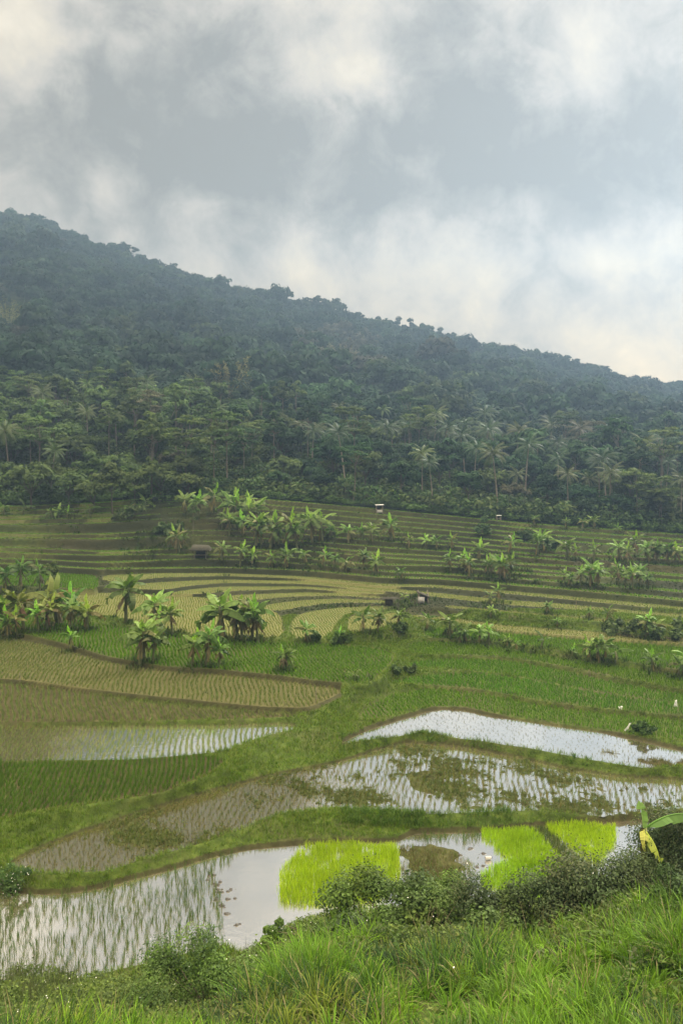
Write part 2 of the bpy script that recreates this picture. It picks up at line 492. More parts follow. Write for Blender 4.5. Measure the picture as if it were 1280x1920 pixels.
P4 = P('left_green', [(-300, 1434), (0, 1431), (200, 1428), (380, 1418), (420, 1426)],
       [(-300, 1600), (0, 1538), (150, 1512), (300, 1488), (400, 1450), (420, 1434)],
       below=[P2], rice='green_near', bed=.0)
P5 = P('left_water', [(-300, 1362), (0, 1361), (300, 1361), (430, 1360), (555, 1356)],
       [(-300, 1429), (0, 1427), (250, 1424), (420, 1410), (470, 1388), (555, 1368)],
       below=[P4], water=True, rice='sparse_yellow', bed=.09, k=.8, cover=(.25, .15))
P6 = P('left_stubble', [(-300, 1272), (0, 1284), (60, 1287), (150, 1299), (250, 1316), (350, 1326), (450, 1334), (560, 1341)],
       [(-300, 1354), (150, 1354), (300, 1351), (400, 1350), (560, 1345)],
       below=[P5], rice='yellow', bed=0, k=.8)
P7 = P('left_yellow', [(-300, 1150), (0, 1194), (100, 1214), (200, 1243), (300, 1259), (400, 1266), (500, 1275), (600, 1288), (640, 1293)],
       [(-300, 1258), (0, 1273), (50, 1276), (150, 1290), (250, 1302), (400, 1317), (500, 1326), (580, 1328), (640, 1300)],
       below=[P6], rice='yellow', bed=0, cover=(0., .35), k=.8)
P8 = P('banana_green', [(-300, 1108), (0, 1116), (100, 1150), (180, 1172), (250, 1180), (330, 1190), (400, 1201), (500, 1205), (600, 1208), (700, 1216), (740, 1226)],
       [(-300, 1135), (0, 1180), (100, 1200), (200, 1231), (300, 1249), (400, 1255), (500, 1264), (600, 1277), (690, 1285), (740, 1240)],
       below=[P7], rice='green', cover=(.7, 0), k=.8)
G1 = P('right_green_low', [(670, 1340), (720, 1306), (800, 1291), (900, 1301), (1000, 1321), (1100, 1336), (1280, 1352), (1500, 1365)],
       [(670, 1352), (700, 1352), (740, 1343), (800, 1325), (870, 1326), (950, 1343), (1050, 1359), (1150, 1372), (1280, 1393), (1500, 1420)],
       below=[P3], rice='green', cover=(.8, 0), k=.82)
G2 = P('right_green_second', [(730, 1278), (800, 1266), (900, 1263), (1000, 1277), (1100, 1297), (1200, 1312), (1500, 1340)],
       [(730, 1284), (800, 1284), (900, 1293), (1000, 1312), (1100, 1326), (1280, 1343), (1500, 1354)],
       below=[G1], rice='green', cover=(.8, 0), k=.82)
G3 = P('right_green_third', [(760, 1243), (850, 1236), (950, 1240), (1050, 1257), (1150, 1281), (1280, 1303), (1500, 1328)],
       [(760, 1252), (850, 1256), (950, 1265), (1050, 1286), (1150, 1303), (1280, 1320), (1500, 1335)],
       below=[G2], rice='green', cover=(.8, 0), k=.82)
G4 = P('right_green_fourth', [(760, 1206), (820, 1204), (900, 1208), (1000, 1227), (1100, 1243), (1280, 1268), (1500, 1292)],
       [(760, 1228), (850, 1228), (950, 1232), (1050, 1248), (1150, 1269), (1280, 1293), (1500, 1318)],
       below=[G3], rice='green', cover=(.8, 0), k=.82)
G5 = P('right_green_upper', [(790, 1178), (860, 1181), (942, 1189), (1129, 1204), (1300, 1216), (1580, 1237)],
       [(790, 1196), (880, 1199), (950, 1205), (1050, 1221), (1150, 1238), (1280, 1258), (1580, 1285)],
       below=[G4], rice='green', cover=(.8, 0), k=.82)
D = P('fan_floor', [(120, 1112), (215, 1112), (300, 1116), (390, 1121), (480, 1133), (535, 1156)], [(120, 1140), (215, 1158), (260, 1170), (330, 1184), (400, 1196), (470, 1199), (535, 1196)],
      below=[P8], rice='straw', cover=(0, .9))
E = P('fan_toe', [(541, 1160), (575, 1147), (640, 1139), (742, 1136)], [(541, 1198), (622, 1198), (628, 1186), (636, 1150), (742, 1141)], below=[P8], rice='straw', cover=(0, .9))
FF = P('fan_corner', [(650, 1156), (700, 1151), (755, 1150)], [(650, 1190), (700, 1184), (755, 1166)], below=[P8], rice='straw', cover=(0, .9))
R4 = P('long_low', [(762, 1152), (820, 1156), (942, 1173), (1129, 1187), (1300, 1199), (1580, 1217)], [(762, 1159), (820, 1165), (942, 1182), (1129, 1197), (1300, 1208), (1580, 1227)],
       below=[G5], rice='straw', cover=(0, .8), k=.93)
C3 = P('fan_arc', [(490, 1136), (540, 1128), (600, 1124), (640, 1123), (730, 1127)], [(490, 1141), (525, 1147), (560, 1138), (640, 1130), (730, 1131)], below=[E, D], rice='straw', cover=(0, .9), k=.93)
C2 = P('fan_arc', [(400, 1121), (440, 1116), (570, 1111), (640, 1113), (722, 1120)], [(400, 1125), (480, 1125), (540, 1119), (640, 1117), (722, 1123)], below=[C3, D], rice='straw', cover=(0, .9), k=.93)
C1 = P('fan_arc', [(320, 1111), (360, 1105), (420, 1100), (570, 1100), (725, 1111)], [(320, 1115), (390, 1113), (440, 1108), (570, 1104), (725, 1115)], below=[C2, D], rice='straw', cover=(0, .9), k=.93)
R3 = P('long_second', [(830, 1134), (964, 1147), (1143, 1163), (1300, 1176), (1580, 1198)], [(830, 1139), (964, 1153), (1143, 1169), (1300, 1182), (1580, 1205)], below=[R4], rice='straw', cover=(.3, .5), k=.93)
B = P('fan_second', [(235, 1097), (300, 1092), (360, 1089), (420, 1087), (570, 1090), (720, 1103), (820, 1112), (942, 1125), (1050, 1132), (1160, 1143), (1300, 1155), (1580, 1178)],
      [(235, 1104), (310, 1106), (360, 1098), (420, 1093), (570, 1095), (720, 1108), (820, 1120), (942, 1134), (1050, 1141), (1160, 1152), (1300, 1164), (1580, 1189)], below=[C1, D, R3], rice='straw', cover=(0, .9), k=.95)
A = P('fan_top', [(190, 1079), (300, 1075), (420, 1075), (570, 1081), (720, 1095), (820, 1097), (935, 1107), (1050, 1117), (1280, 1139), (1580, 1165)],
      [(190, 1090), (259, 1088), (300, 1083), (420, 1080), (570, 1085), (720, 1099), (820, 1102), (935, 1112), (1050, 1123), (1280, 1145), (1580, 1171)], below=[B], rice='straw', cover=(0, .9), k=.95)
L1 = P('left_meadow', [(-300, 1056), (0, 1068), (190, 1081)], [(-300, 1086), (0, 1098), (205, 1106)], below=[P8], rice='green', cover=(.8, 0), k=.7)

# upper terraces: a family of thin strips between two traced lines, stepping back towards the wood
topL = pl([(-500, 930), (-300, 936), (0, 948), (200, 940), (330, 926), (420, 927), (700, 951), (980, 979), (1280, 1001), (1580, 1018)])
botL = pl([(-500, 1038), (-300, 1046), (0, 1057), (190, 1068), (420, 1065), (570, 1070), (720, 1084), (820, 1086), (935, 1096), (1050, 1105), (1280, 1127), (1580, 1152)])
YtopL = pl([(-500, 172), (0, 164), (420, 157), (700, 151), (980, 145), (1280, 139), (1580, 136)])
xx = np.linspace(-480, 1580, 90)
zA = np.where(xx < 190, L1.z, A.z)
zA = np.convolve(np.pad(zA, 4, mode='edge'), np.ones(9) / 9, 'valid')
Y_A = (HC - zA) * F / (np.where(xx < 190, L1.top(np.clip(xx, -300, 190)), A.top(np.clip(xx, 190, 1580))) - HY) + .8
NU = 13
for i in range(NU):
    t0 = i / (NU - 1)
    t = t0 ** .93
    fr = .30 + .16 * np.clip((xx - 300) / 900, 0, 1) + .06 * math.sin(i * 2.3)
    pyf = botL(xx) + (topL(xx) + 3 - botL(xx)) * t + (2.2 * np.sin(xx / 130 + i * 1.9) + 1.3 * np.sin(xx / 47 + i * 3.1)) * (1 - t0) * min(1, i)
    gap = (botL(xx) - topL(xx)) / NU
    pyb = pyf - gap * fr
    Yf = np.exp(np.log(Y_A) * (1 - t) + np.log(YtopL(xx)) * t)
    zt = HC - (pyf - HY) * Yf / F
    zt = np.convolve(np.pad(zt, 3, mode='edge'), np.ones(7) / 7, 'valid')
    # some strips stop short, as on the real hillside
    a, b = 0, len(xx) - 1
    if i in (2, 5, 8): b = int(len(xx) * (.55 + .1 * (i % 3)))
    if i in (4, 7): a = int(len(xx) * .42)
    sl = slice(a, b + 1)
    tn = ((i + 1) / (NU - 1)) ** .93
    pyn = botL(xx) + (topL(xx) + 3 - botL(xx)) * tn
    Yn = np.exp(np.log(Y_A) * (1 - tn) + np.log(YtopL(xx)) * tn) - .75
    Yb_ = np.minimum((HC - zt) * F / (pyb - HY), np.maximum(Yn, Yf * 1.012))
    pyb = HY + (HC - zt) * F / Yb_
    p = Paddy('upper_terrace', list(zip(xx[sl], pyb[sl])), list(zip(xx[sl], pyf[sl])), z=pl(list(zip(xx, zt))), rice='upper', cover=(.75, .2))
    PD.append(p)
LAST = PD[-1]

# ------------------------------------------------------------------ terrain sheet
def seg_dist(pts, poly):
    """signed distance to a polygon, positive outside"""
    n = len(poly); dmin = np.full(len(pts), 1e9); ins = np.zeros(len(pts), bool)
    for i in range(n):
        a, b = poly[i], poly[(i + 1) % n]
        ab = b - a; L2 = ab @ ab
        if L2 < 1e-9: continue
        ap = pts - a
        t = np.clip(ap @ ab / L2, 0, 1)
        d = ap - t[:, None] * ab
        dmin = np.minimum(dmin, (d * d).sum(1))
        if (a[1] > b[1]) != (b[1] > a[1]):
            cr = (a[1] > pts[:, 1]) != (b[1] > pts[:, 1])
            xi = a[0] + (pts[:, 1] - a[1]) / (b[1] - a[1]) * ab[0]
            ins ^= cr & (pts[:, 0] < xi)
    d = np.sqrt(dmin)
    return np.where(ins, -d, d)


def vnoise(x, y, s, seed=0):
    """cheap smooth noise, about -1..1"""
    r = np.random.default_rng(seed); o = 0
    for k in range(5):
        a = r.uniform(0, 6.28); ph = r.uniform(0, 6.28); f = s * r.uniform(.6, 1.7)
        o = o + np.sin((x * math.cos(a) + y * math.sin(a)) * f + ph + 1.3 * np.sin((x * math.sin(a) - y * math.cos(a)) * f * .7 + ph * 2))
    return o / 3.2


us = np.concatenate([np.linspace(-1.2, -.56, 40, endpoint=False), np.linspace(-.56, .56, 520), np.linspace(.56, 1.2, 41)[1:]])
Ys = np.concatenate([np.linspace(2, 16, 40, endpoint=False), np.linspace(16, 30, 60, endpoint=False), np.geomspace(30, 110, 560, endpoint=False), np.geomspace(110, 185, 400)])
NUu, NY = len(us), len(Ys)
GU, GY = np.meshgrid(us, Ys)
GX = GU * GY
gx, gy = GX.ravel(), GY.ravel()
pts = np.stack([gx, gy], -1)
pxg = 640 + F * GU.ravel()
Yedge = YtopL(np.clip(pxg, -480, 1580)) * 1.03
zbase = np.interp(gy, [0, 45, 70, 100, 130, 160, 300], [0, .6, 1.5, 2.6, 6, 11, 14])
wsum = np.full(len(gx), (1 / 5.0) ** 3.5); zs = zbase * wsum
dmin = np.full(len(gx), 99.0); d2nd = np.full(len(gx), 99.0); zin = np.full(len(gx), np.nan); own = np.full(len(gx), -1); znear = zbase.copy()
for i, p in enumerate(PD):
    sel = np.where((gx > p.lo[0] - 9) & (gx < p.hi[0] + 9) & (gy > p.lo[1] - 9) & (gy < p.hi[1] + 9))[0]
    if not len(sel): continue
    d = seg_dist(pts[sel], p.poly)
    zp = p.z_at(gx[sel], gy[sel])
    w = 1 / np.maximum(d, .06) ** 3.5
    out = d > 0
    zs[sel[out]] += (w * zp)[out]; wsum[sel[out]] += w[out]
    ins = ~out
    better = ins & (np.isnan(zin[sel]) | (zp > np.nan_to_num(zin[sel], nan=-9)))
    zin[sel[better]] = zp[better]; own[sel[better]] = i
    nd = d < dmin[sel]
    d2nd[sel] = np.where(nd, dmin[sel], np.minimum(d2nd[sel], d))
    znear[sel] = np.where(nd, zp, znear[sel])
    dmin[sel] = np.minimum(dmin[sel], d)
zg = zs / wsum
inside = ~np.isnan(zin)
bedv = np.array([p.bed for p in PD])
watv = np.array([p.water for p in PD])
# bunds stand a little proud of the paddies they part
bump = np.clip(dmin / .35, 0, 1) ** .8 * np.where(gy < 96, .20, .05)
zg = zg + np.where(inside, 0, bump + .04 * vnoise(gx, gy, 1.4, 3) * np.clip(dmin / .5, 0, 1))
zi = np.nan_to_num(zin) - np.where(own >= 0, bedv[own], 0) * np.clip(-dmin / .25, 0, 1)
patch = vnoise(gx, gy, .55, 11) + .6 * vnoise(gx, gy, 1.7, 12) + .35 * vnoise(gx, gy, 4.5, 13)
zi = zi + np.where(own == PD.index(P2), np.clip((patch - .4 + .75 * vnoise(gx, gy, 7, 15) + .5 * vnoise(gx, gy, 15, 25)) * .16, -.03, .12), 0)        # mud and weed banks breaking the water
mud2 = 0 * np.clip((620 - pxg) / 70, 0, 1) * (1.05 - (.9 + .9 * vnoise(gx, gy, 4, 29)) * np.exp(-((pxg - 385) / 38) ** 2 - ((HY + F * (HC - .3) / gy - 1535) / 20) ** 2)) + np.exp(-((pxg - 800) / 60) ** 2 - ((HY + F * (HC - .3) / gy - 1465) / 38) ** 2) * 1.1 + np.clip((pxg - 930) / 120, 0, 1) * .35
zi = zi + np.where(own == PD.index(P2), np.clip(mud2, 0, 1.1) * .10, 0)
pyq = HY + F * HC / gy
py5 = HY + F * (HC - 1.0) / gy
zi = zi + np.where(own == PD.index(P5), np.clip((330 - pxg + (1395 - py5) * 5) / 160 + .5 * patch + .3 * vnoise(gx, gy, 5, 26), 0, 1) * .0, 0)
mud1 = np.clip(1.45 - np.abs((pxg - (815 + .35 * (pyq - 1640))) / 62) ** 2 - np.maximum(0, 1592 - pyq) / 14 - np.maximum(0, pyq - 1720) / 30 + .22 * patch + .25 * vnoise(gx, gy, 5, 19), 0, 1)
zi = zi + np.where(own == PD.index(P1), mud1 * .115, 0)
zi = zi + np.where(own == PD.index(P3), np.clip((patch - .9 + (pxg - 1000) / 330) * .09, -.02, .10), 0)
zi = zi + np.where(own == PD.index(P1), np.clip((patch - 1.1) * .05, -.02, .06), 0)
zg = np.where(inside, zi, zg)
# the grassy bank the photographer stands on
kx = np.clip((pxg - 330) / 330, 0, 1); kx = kx * kx * (3 - 2 * kx)
zb = (1 - kx) * np.interp(gy, [0, 4, 8, 15, 22, 28, 31, 36], [17.6, 15.0, 12.2, 8.2, 4.3, 1.1, -.1, -3]) + kx * np.interp(gy, [0, 4, 8, 15, 22, 27, 31, 34, 38], [17.6, 15.0, 12.2, 8.5, 5.9, 4.1, 2.0, .5, -2])
zb = zb + 1.3 * np.exp(-((pxg - 1260) / 210) ** 2) * np.clip((gy - 17) / 6, 0, 1) * np.clip((35 - gy) / 4, 0, 1)
zb = zb + .16 * vnoise(gx, gy, .9, 5) + .07 * vnoise(gx, gy, 2.6, 6)
bank = zb > zg
zg = np.maximum(zg, zb)
# foot of the wooded hill
he = np.clip((gy - Yedge + 2) / 6, 0, 1)
hz_base = pl(list(zip(xx, LAST.zf(xx))))(np.clip(pxg, -480, 1580))
zg = np.where(gy > Yedge - 2, zg * (1 - he) + (hz_base + .4) * he, zg)
ZG = zg.reshape(NY, NUu)

# cover: R = grass, G = straw, B = dark earth and painted riser shade, else mud
cv = np.zeros((len(gx), 3))
cvr = np.array([p.cover[0] for p in PD]); cvs = np.array([p.cover[1] for p in PD])
cv[:, 0] = np.where(inside, cvr[own], 1.0); cv[:, 1] = np.where(inside, cvs[own], 0.0)
cv[(own == PD.index(P1)) & (mud1 > .35), 0] = .3
mudband = (~inside) & (np.minimum(np.abs(dmin), 9) < 1.2)
def near_line(p, which, band):
    yl = p.top(np.clip(pxg, p.x0, p.x1)) if which == 't' else p.bot(np.clip(pxg, p.x0, p.x1))
    pyy = HY + F * (HC - zg) / gy
    return (np.abs(pyy - yl) < band) & (pxg > p.x0) & (pxg < p.x1)
for p, wh, bw in ((P7, 't', 14), (P7, 'b', 8), (P3, 't', 7), (P1, 't', 9), (P2, 't', 4)):
    mk = near_line(p, wh, bw) & ~inside
    cv[mk, 0] = .1; cv[mk, 2] = .45
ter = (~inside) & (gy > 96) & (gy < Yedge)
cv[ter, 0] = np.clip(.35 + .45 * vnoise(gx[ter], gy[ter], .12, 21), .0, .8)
cv[ter, 2] = np.clip(.80 + .4 * vnoise(gx[ter], gy[ter], .2, 22), .15, 1)  # shade of the terrace risers painted into the ground colour, besides dark herbs
near_edge = np.clip(1 - dmin / .25, 0, 1)
cv[:, 0] = np.where((~inside) & (gy < 96), cv[:, 0] * (1 - .5 * near_edge), cv[:, 0])

i0 = np.arange(NY - 1)[:, None] * NUu; j0 = np.arange(NUu - 1)[None, :]
Qg = np.stack([i0 + j0, i0 + j0 + 1, i0 + NUu + j0 + 1, i0 + NUu + j0], -1).reshape(-1, 4)
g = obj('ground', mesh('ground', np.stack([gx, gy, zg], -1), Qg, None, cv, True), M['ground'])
tag(g, kind='structure')

lgY = np.log(Ys)
def gh(x, y):
    """ground height"""
    x = np.atleast_1d(np.asarray(x, float)); y = np.maximum(np.atleast_1d(np.asarray(y, float)), Ys[0])
    u = np.clip(x / y, us[0], us[-1])
    fi = np.clip(np.interp(y, Ys, np.arange(NY)), 0, NY - 1.001); fj = np.clip(np.interp(u, us, np.arange(NUu)), 0, NUu - 1.001)
    i = fi.astype(int); j = fj.astype(int); a = fi - i; b = fj - j
    return ZG[i, j] * (1 - a) * (1 - b) + ZG[i + 1, j] * a * (1 - b) + ZG[i, j + 1] * (1 - a) * b + ZG[i + 1, j + 1] * a * b


def ray(px, py, ymin=10):
    """where the sight line of a photo pixel meets the valley floor"""
    u = (px - 640) / F
    z = gh(u * Ys, Ys); zr = HC - (py - HY) / F * Ys
    k = np.where((zr <= z) & (Ys > ymin))[0]
    k = k[0] if len(k) else NY - 1
    Y = Ys[k]
    if k > 0:
        d0 = zr[k - 1] - z[k - 1]; d1 = z[k] - zr[k]
        Y = Ys[k - 1] + (Ys[k] - Ys[k - 1]) * d0 / (d0 + d1 + 1e-9)
    return u * Y, Y, float(gh(u * Y, Y)[0])


# ------------------------------------------------------------------ wooded hill
crest = pl([(-900, 330), (-300, 330), (0, 402), (40, 400), (120, 434), (200, 468), (300, 500), (400, 535), (500, 562), (600, 580), (700, 606), (800, 628), (900, 652), (1000, 672), (1100, 700), (1200, 718), (1280, 728), (1500, 790), (1900, 850)])
Dc = pl([(-900, 600), (0, 560), (640, 520), (1280, 480), (1900, 460)])
hu = np.concatenate([np.linspace(-1.1, -.56, 16, endpoint=False), np.linspace(-.56, .56, 130), np.linspace(.56, 1.1, 17)[1:]])
hs = np.concatenate([np.linspace(0, 1, 90), np.linspace(1.02, 1.3, 12)])
HU, HS = np.meshgrid(hu, hs)
hpx = 640 + F * HU
hYe = YtopL(np.clip(hpx, -480, 1580)) * 1.03 - .5
hzb = pl(list(zip(xx, LAST.zf(xx))))(np.clip(hpx, -480, 1580)) + .3
hDc = Dc(hpx)
hzc = HC + (HY - crest(hpx)) / F * hDc - 9.6
hY = hYe + (hDc - hYe) * HS
ss = np.clip(HS, 0, 1)
gprof = .25 * ss + .75 * ss ** 1.25
hZ = hzb + (hzc - hzb) * gprof + np.sin(np.pi * ss) * (4.5 * vnoise(HU * hY, hY, .022, 31) + 2.0 * vnoise(HU * hY, hY, .06, 32))
hZ = np.where(HS > 1, hzc - (HS - 1) ** 1.2 * 110, hZ)
nI, nJ = HU.shape
i0 = np.arange(nI - 1)[:, None] * nJ; j0 = np.arange(nJ - 1)[None, :]
Qh = np.stack([i0 + j0, i0 + j0 + 1, i0 + nJ + j0 + 1, i0 + nJ + j0], -1).reshape(-1, 4)
hl = obj('hill', mesh('hill', np.stack([(HU * hY).ravel(), hY.ravel(), hZ.ravel()], -1), Qh, None, None, True), M['hill'])
tag(hl, kind='structure')


def hill_at(u, s):
    fi = np.clip(np.interp(s, hs, np.arange(nI)), 0, nI - 1.001); fj = np.clip(np.interp(u, hu, np.arange(nJ)), 0, nJ - 1.001)
    i = fi.astype(int); j = fj.astype(int); a = fi - i; b = fj - j
    def q(A): return A[i, j] * (1 - a) * (1 - b) + A[i + 1, j] * a * (1 - b) + A[i, j + 1] * (1 - a) * b + A[i + 1, j + 1] * a * b
    Y = q(hY)
    return u * Y, Y, q(hZ)


# wide surrounding land, out of the picture on every side
mbp = MB(); th = np.linspace(0, 2 * np.pi, 65)[:-1]
mbp.add(np.vstack([np.stack([530 * np.cos(th), 200 + 530 * np.sin(th), np.full(64, -7.0)], -1), [[0, 200, -7.0]]]), None, np.stack([np.arange(64), (np.arange(64) + 1) % 64, np.full(64, 64)], -1), (1, 0, 0))
tag(obj('terrain', mbp.mesh('terrain'), M['ground']), kind='structure')

# ------------------------------------------------------------------ water lying in the paddies
WATER_LABEL = {'near': 'water', 'middle': 'water', 'bright': 'water', 'left_green': 'water', 'left_water': 'water', 'left_stubble': 'water'}
for p in PD:
    if not p.water: continue
    xs = p.xs; zw = p.z - .018
    tp, bt = p.top(xs) - 1.0, p.bot(xs)
    rows = []
    for f in (0, 1):
        py = bt if f == 0 else tp
        Y = (HC - zw) * F / (py - HY)
        rows.append(np.stack([(xs - 640) / F * Y, Y, np.full(len(xs), zw)], -1))
    V = np.concatenate(rows); n = len(xs)
    a = np.arange(n - 1)
    tag(obj('water', mesh('water', V, np.stack([a, a + 1, n + a + 1, n + a], -1)), M[{'middle': 'water_middle', 'left_water': 'water_left'}.get(p.name, 'water')]), kind='structure')

# ------------------------------------------------------------------ rice
def inside_points(p, sx, sy, ang, jit=.12, wav=.25, margin=.12):
    """planting grid clipped to the paddy: rows with a slight hand-planted waver"""
    c = (p.lo + p.hi) / 2; r = np.linalg.norm(p.hi - p.lo) / 2 + 1
    a, b = np.meshgrid(np.arange(-r, r, sx), np.arange(-r, r, sy))
    a, b = a.ravel(), b.ravel()
    a = a + wav * np.sin(b * .9 + 1.3 * np.sin(a * .4)) * sx + rng.normal(0, jit * sx, len(a)); b = b + rng.normal(0, jit * sy, len(b))
    x = c[0] + a * math.cos(ang) - b * math.sin(ang); y = c[1] + a * math.sin(ang) + b * math.cos(ang)
    k = (x > p.lo[0]) & (x < p.hi[0]) & (y > p.lo[1]) & (y < p.hi[1]) & (np.abs(x) < .62 * y)
    x, y = x[k], y[k]
    d = seg_dist(np.stack([x, y], -1), p.poly)
    k = d < -margin
    return x[k], y[k]


def clumps(x, y, z, nb, h, w, cols, spread=.05, lean=.25, bend=.5, segs=2, cv_=.25):
    n = len(x)
    P0 = np.repeat(np.stack([x, y, z], -1), nb, 0)
    az = rng.uniform(0, 6.283, n * nb)
    P0[:, 0] += np.cos(az) * spread * rng.uniform(.2, 1, n * nb); P0[:, 1] += np.sin(az) * spread * rng.uniform(.2, 1, n * nb)
    L = np.repeat(rng.uniform(.75, 1.2, n) * np.broadcast_to(h, (n,)), nb) * rng.uniform(.7, 1.1, n * nb)
    cols = np.asarray(cols, float)
    ci = cols[rng.integers(0, len(cols), n)]
    c = np.repeat(ci, nb, 0) * rng.uniform(1 - cv_, 1 + cv_, (n * nb, 1))
    return blades(P0, L, w, az, np.abs(rng.normal(lean * .6, lean * .5, n * nb)), rng.uniform(0, bend, n * nb), segs, c)


GREEN = [(.078, .168, .010), (.098, .192, .012), (.064, .140, .010)]
STRAW = [(.175, .210, .062), (.155, .198, .052), (.205, .222, .078), (.13, .182, .044)]
YEL = [(.142, .170, .056), (.118, .152, .046), (.178, .190, .080), (.098, .142, .038)]
RICE = {
    'sparse': dict(sx=.42, sy=.24, ang=.10, nb=8, h=.54, w=.023, cols=[(.045, .078, .016), (.060, .092, .020), (.075, .095, .026)], label='thin dark green rice standing in the nearest flooded paddy'),
    'weedy': dict(sx=.38, sy=.22, ang=-.2, nb=7, h=.36, w=.028, cols=[(.095, .105, .026), (.085, .115, .022), (.125, .115, .04)], label='sparse brownish rice in the middle paddy with weed patches'),
    'stubble': dict(sx=.42, sy=.32, ang=.25, nb=4, h=.24, w=.024, cols=[(.09, .09, .035), (.12, .105, .05)], label='short thin rice in the bright flooded paddy at right'),
    'green_near': dict(sx=.31, sy=.15, ang=.15, nb=8, h=.48, w=.03, cols=[(.070, .130, .014), (.088, .15, .018), (.058, .105, .014)], label='green rice in rows behind the grassy bank at left'),
    'sparse_yellow': dict(sx=.38, sy=.20, ang=.12, nb=7, h=.35, w=.03, cols=YEL, label='sparse yellowish rice in the flooded paddy at left'),
    'yellow': dict(sx=.40, sy=.22, ang=.16, nb=7, h=.36, w=.032, cols=YEL, label='yellow rice in wavering rows'),
    'green': dict(sx=.38, sy=.20, ang=.3, nb=6, h=.34, w=.042, cols=GREEN, label='bright green young rice'),
    'straw': dict(sx=.34, sy=.26, ang=.2, nb=5, h=.17, w=.05, cols=STRAW, label='pale yellow rice on the fan terraces'),
    'upper': dict(sx=.44, sy=.32, ang=.0, nb=4, h=.20, w=.10, cols=[(.092, .205, .022), (.115, .228, .028), (.150, .225, .042)], label='green rice on the upper terraces')}
RLABEL = {'left_stubble': 'yellowish stubbly rice between the flooded left paddy and the dry yellow one', 'left_yellow': 'dry yellow rice below the dark mud bund at left',
          'banana_green': 'green rice around the feet of the banana clumps', 'right_green_low': 'green rice just above the bright flooded paddy',
          'right_green_second': 'green rice on the second low step at right', 'right_green_third': 'green rice on the third low step at right',
          'right_green_fourth': 'green rice around the small dark shrubs', 'right_green_upper': 'green rice below the row of young bananas at right',
          'left_meadow': 'green rice behind the banana clump at left', 'fan_floor': 'yellow rice on the wide floor of the fan terraces',
          'fan_toe': 'yellow rice at the toe of the fan terraces', 'fan_corner': 'yellow rice in the corner beside the earth bund',
          'fan_top': 'pale rice on the topmost curved yellow terrace', 'fan_second': 'pale rice on the second curved yellow terrace',
          'long_low': 'pale rice on the lowest long strip at right', 'long_second': 'pale rice on the second long strip at right'}
merged = {}
for p in PD:
    if p.rice is None: continue
    s = RICE[p.rice]
    ang = s['ang'] + (.25 if p.name == 'left_stubble' else 0)
    x, y = inside_points(p, s['sx'], s['sy'], ang, **(dict(jit=.24, wav=.5) if p.name == 'near' else {}))
    pxp = 640 + F * x / y
    pyp = HY + F * HC / y
    if p.name == 'near':
        k = (pxp < 422 + 25 * vnoise(y, x, .8, 3)) & (vnoise(x, y, .9, 8) > -.95)
        k |= (pxp > 790) & (pxp < 905) & (pyp < 1580)
        x, y = x[k], y[k]
    if p.name == 'middle':
        k = rng.uniform(size=len(x)) < np.where(pxp < 620, .95, .8)
        x, y = x[k], y[k]
    if p.name == 'bright':
        k = rng.uniform(size=len(x)) < .8
        x, y = x[k], y[k]
    if not len(x): continue
    z = gh(x, y) - .02
    hh = s['h']
    a = clumps(x, y, z, s['nb'], hh, s['w'] * np.clip(np.repeat(y, s['nb']) / 60, .8, 1.8) if p.rice != 'sparse' else s['w'], s['cols'])
    key = p.rice if p.rice in ('upper',) else (p.name if p.name != 'fan_arc' else 'fan_arc')
    merged.setdefault(key, [s, []])[1].append(a)
for key, (s, L) in merged.items():
    mb = MB()
    for V, Q, T, C in L: mb.add(V, Q, T, C)
    lab = RLABEL.get(key, 'pale rice on the inner arcs of the fan terraces' if key == 'fan_arc' else s['label'])
    tag(obj('rice_plants', mb.mesh('rice_plants'), M['rice']), lab, 'rice', None, 'stuff')

# seed beds: dense, very bright seedlings on raised mud in the near paddy
BEDS = [([(526, 1640), (545, 1614), (572, 1588), (650, 1584), (738, 1584), (750, 1600)], [(526, 1692), (600, 1700), (700, 1690), (748, 1655)], 'bright yellow-green seedling bed, the large block left of the muddy gap'),
        ([(905, 1556), (990, 1553), (1045, 1605), (1090, 1640)], [(905, 1570), (938, 1598), (950, 1612), (1010, 1645), (1090, 1690)], 'bright seedling bed forming the narrow slanting strip'),
        ([(900, 1645), (935, 1618), (1000, 1612), (1060, 1640)], [(900, 1662), (960, 1675), (1060, 1700)], 'bright seedling bed lowest beside the white can'),
        ([(1024, 1549), (1075, 1545), (1152, 1550)], [(1024, 1557), (1082, 1600), (1118, 1622), (1152, 1580)], 'bright seedling bed nearest the foreground banana plant')]
for tp, bt, lab in BEDS:
    b = Paddy('bed', tp, bt, z=0.0, smooth=False)
    x, y = inside_points(b, .085, .085, .3, .35, .1, .0)
    kk = vnoise(x, y, 3.0, 17) + rng.normal(0, .35, len(x)) > -.8; x, y = x[kk], y[kk]
    x = x + rng.normal(0, .07, len(x)); y = y + rng.normal(0, .07, len(x))
    V, Q, T, C = clumps(x, y, np.full(len(x), -.03), 4, .40 * np.clip(.95 + .22 * vnoise(x, y, 2.2, 27) + .12 * vnoise(x, y, 6, 28), .5, 1.3), .022, [(.24, .37, .009), (.275, .40, .011), (.195, .315, .009)], .04, .25, .55, 2, .22)
    tag(obj('rice_seedlings', mesh('rice_seedlings', V, Q, T, C), M['rice']), lab, 'seedlings', None, 'stuff')
gp = Paddy('gap', [(992, 1551), (1022, 1551), (1080, 1604), (1120, 1632)], [(992, 1556), (1048, 1606), (1090, 1642), (1120, 1660)], z=0.0, smooth=False)
xg_, yg_ = inside_points(gp, .10, .10, .3, .4, .1, .0)
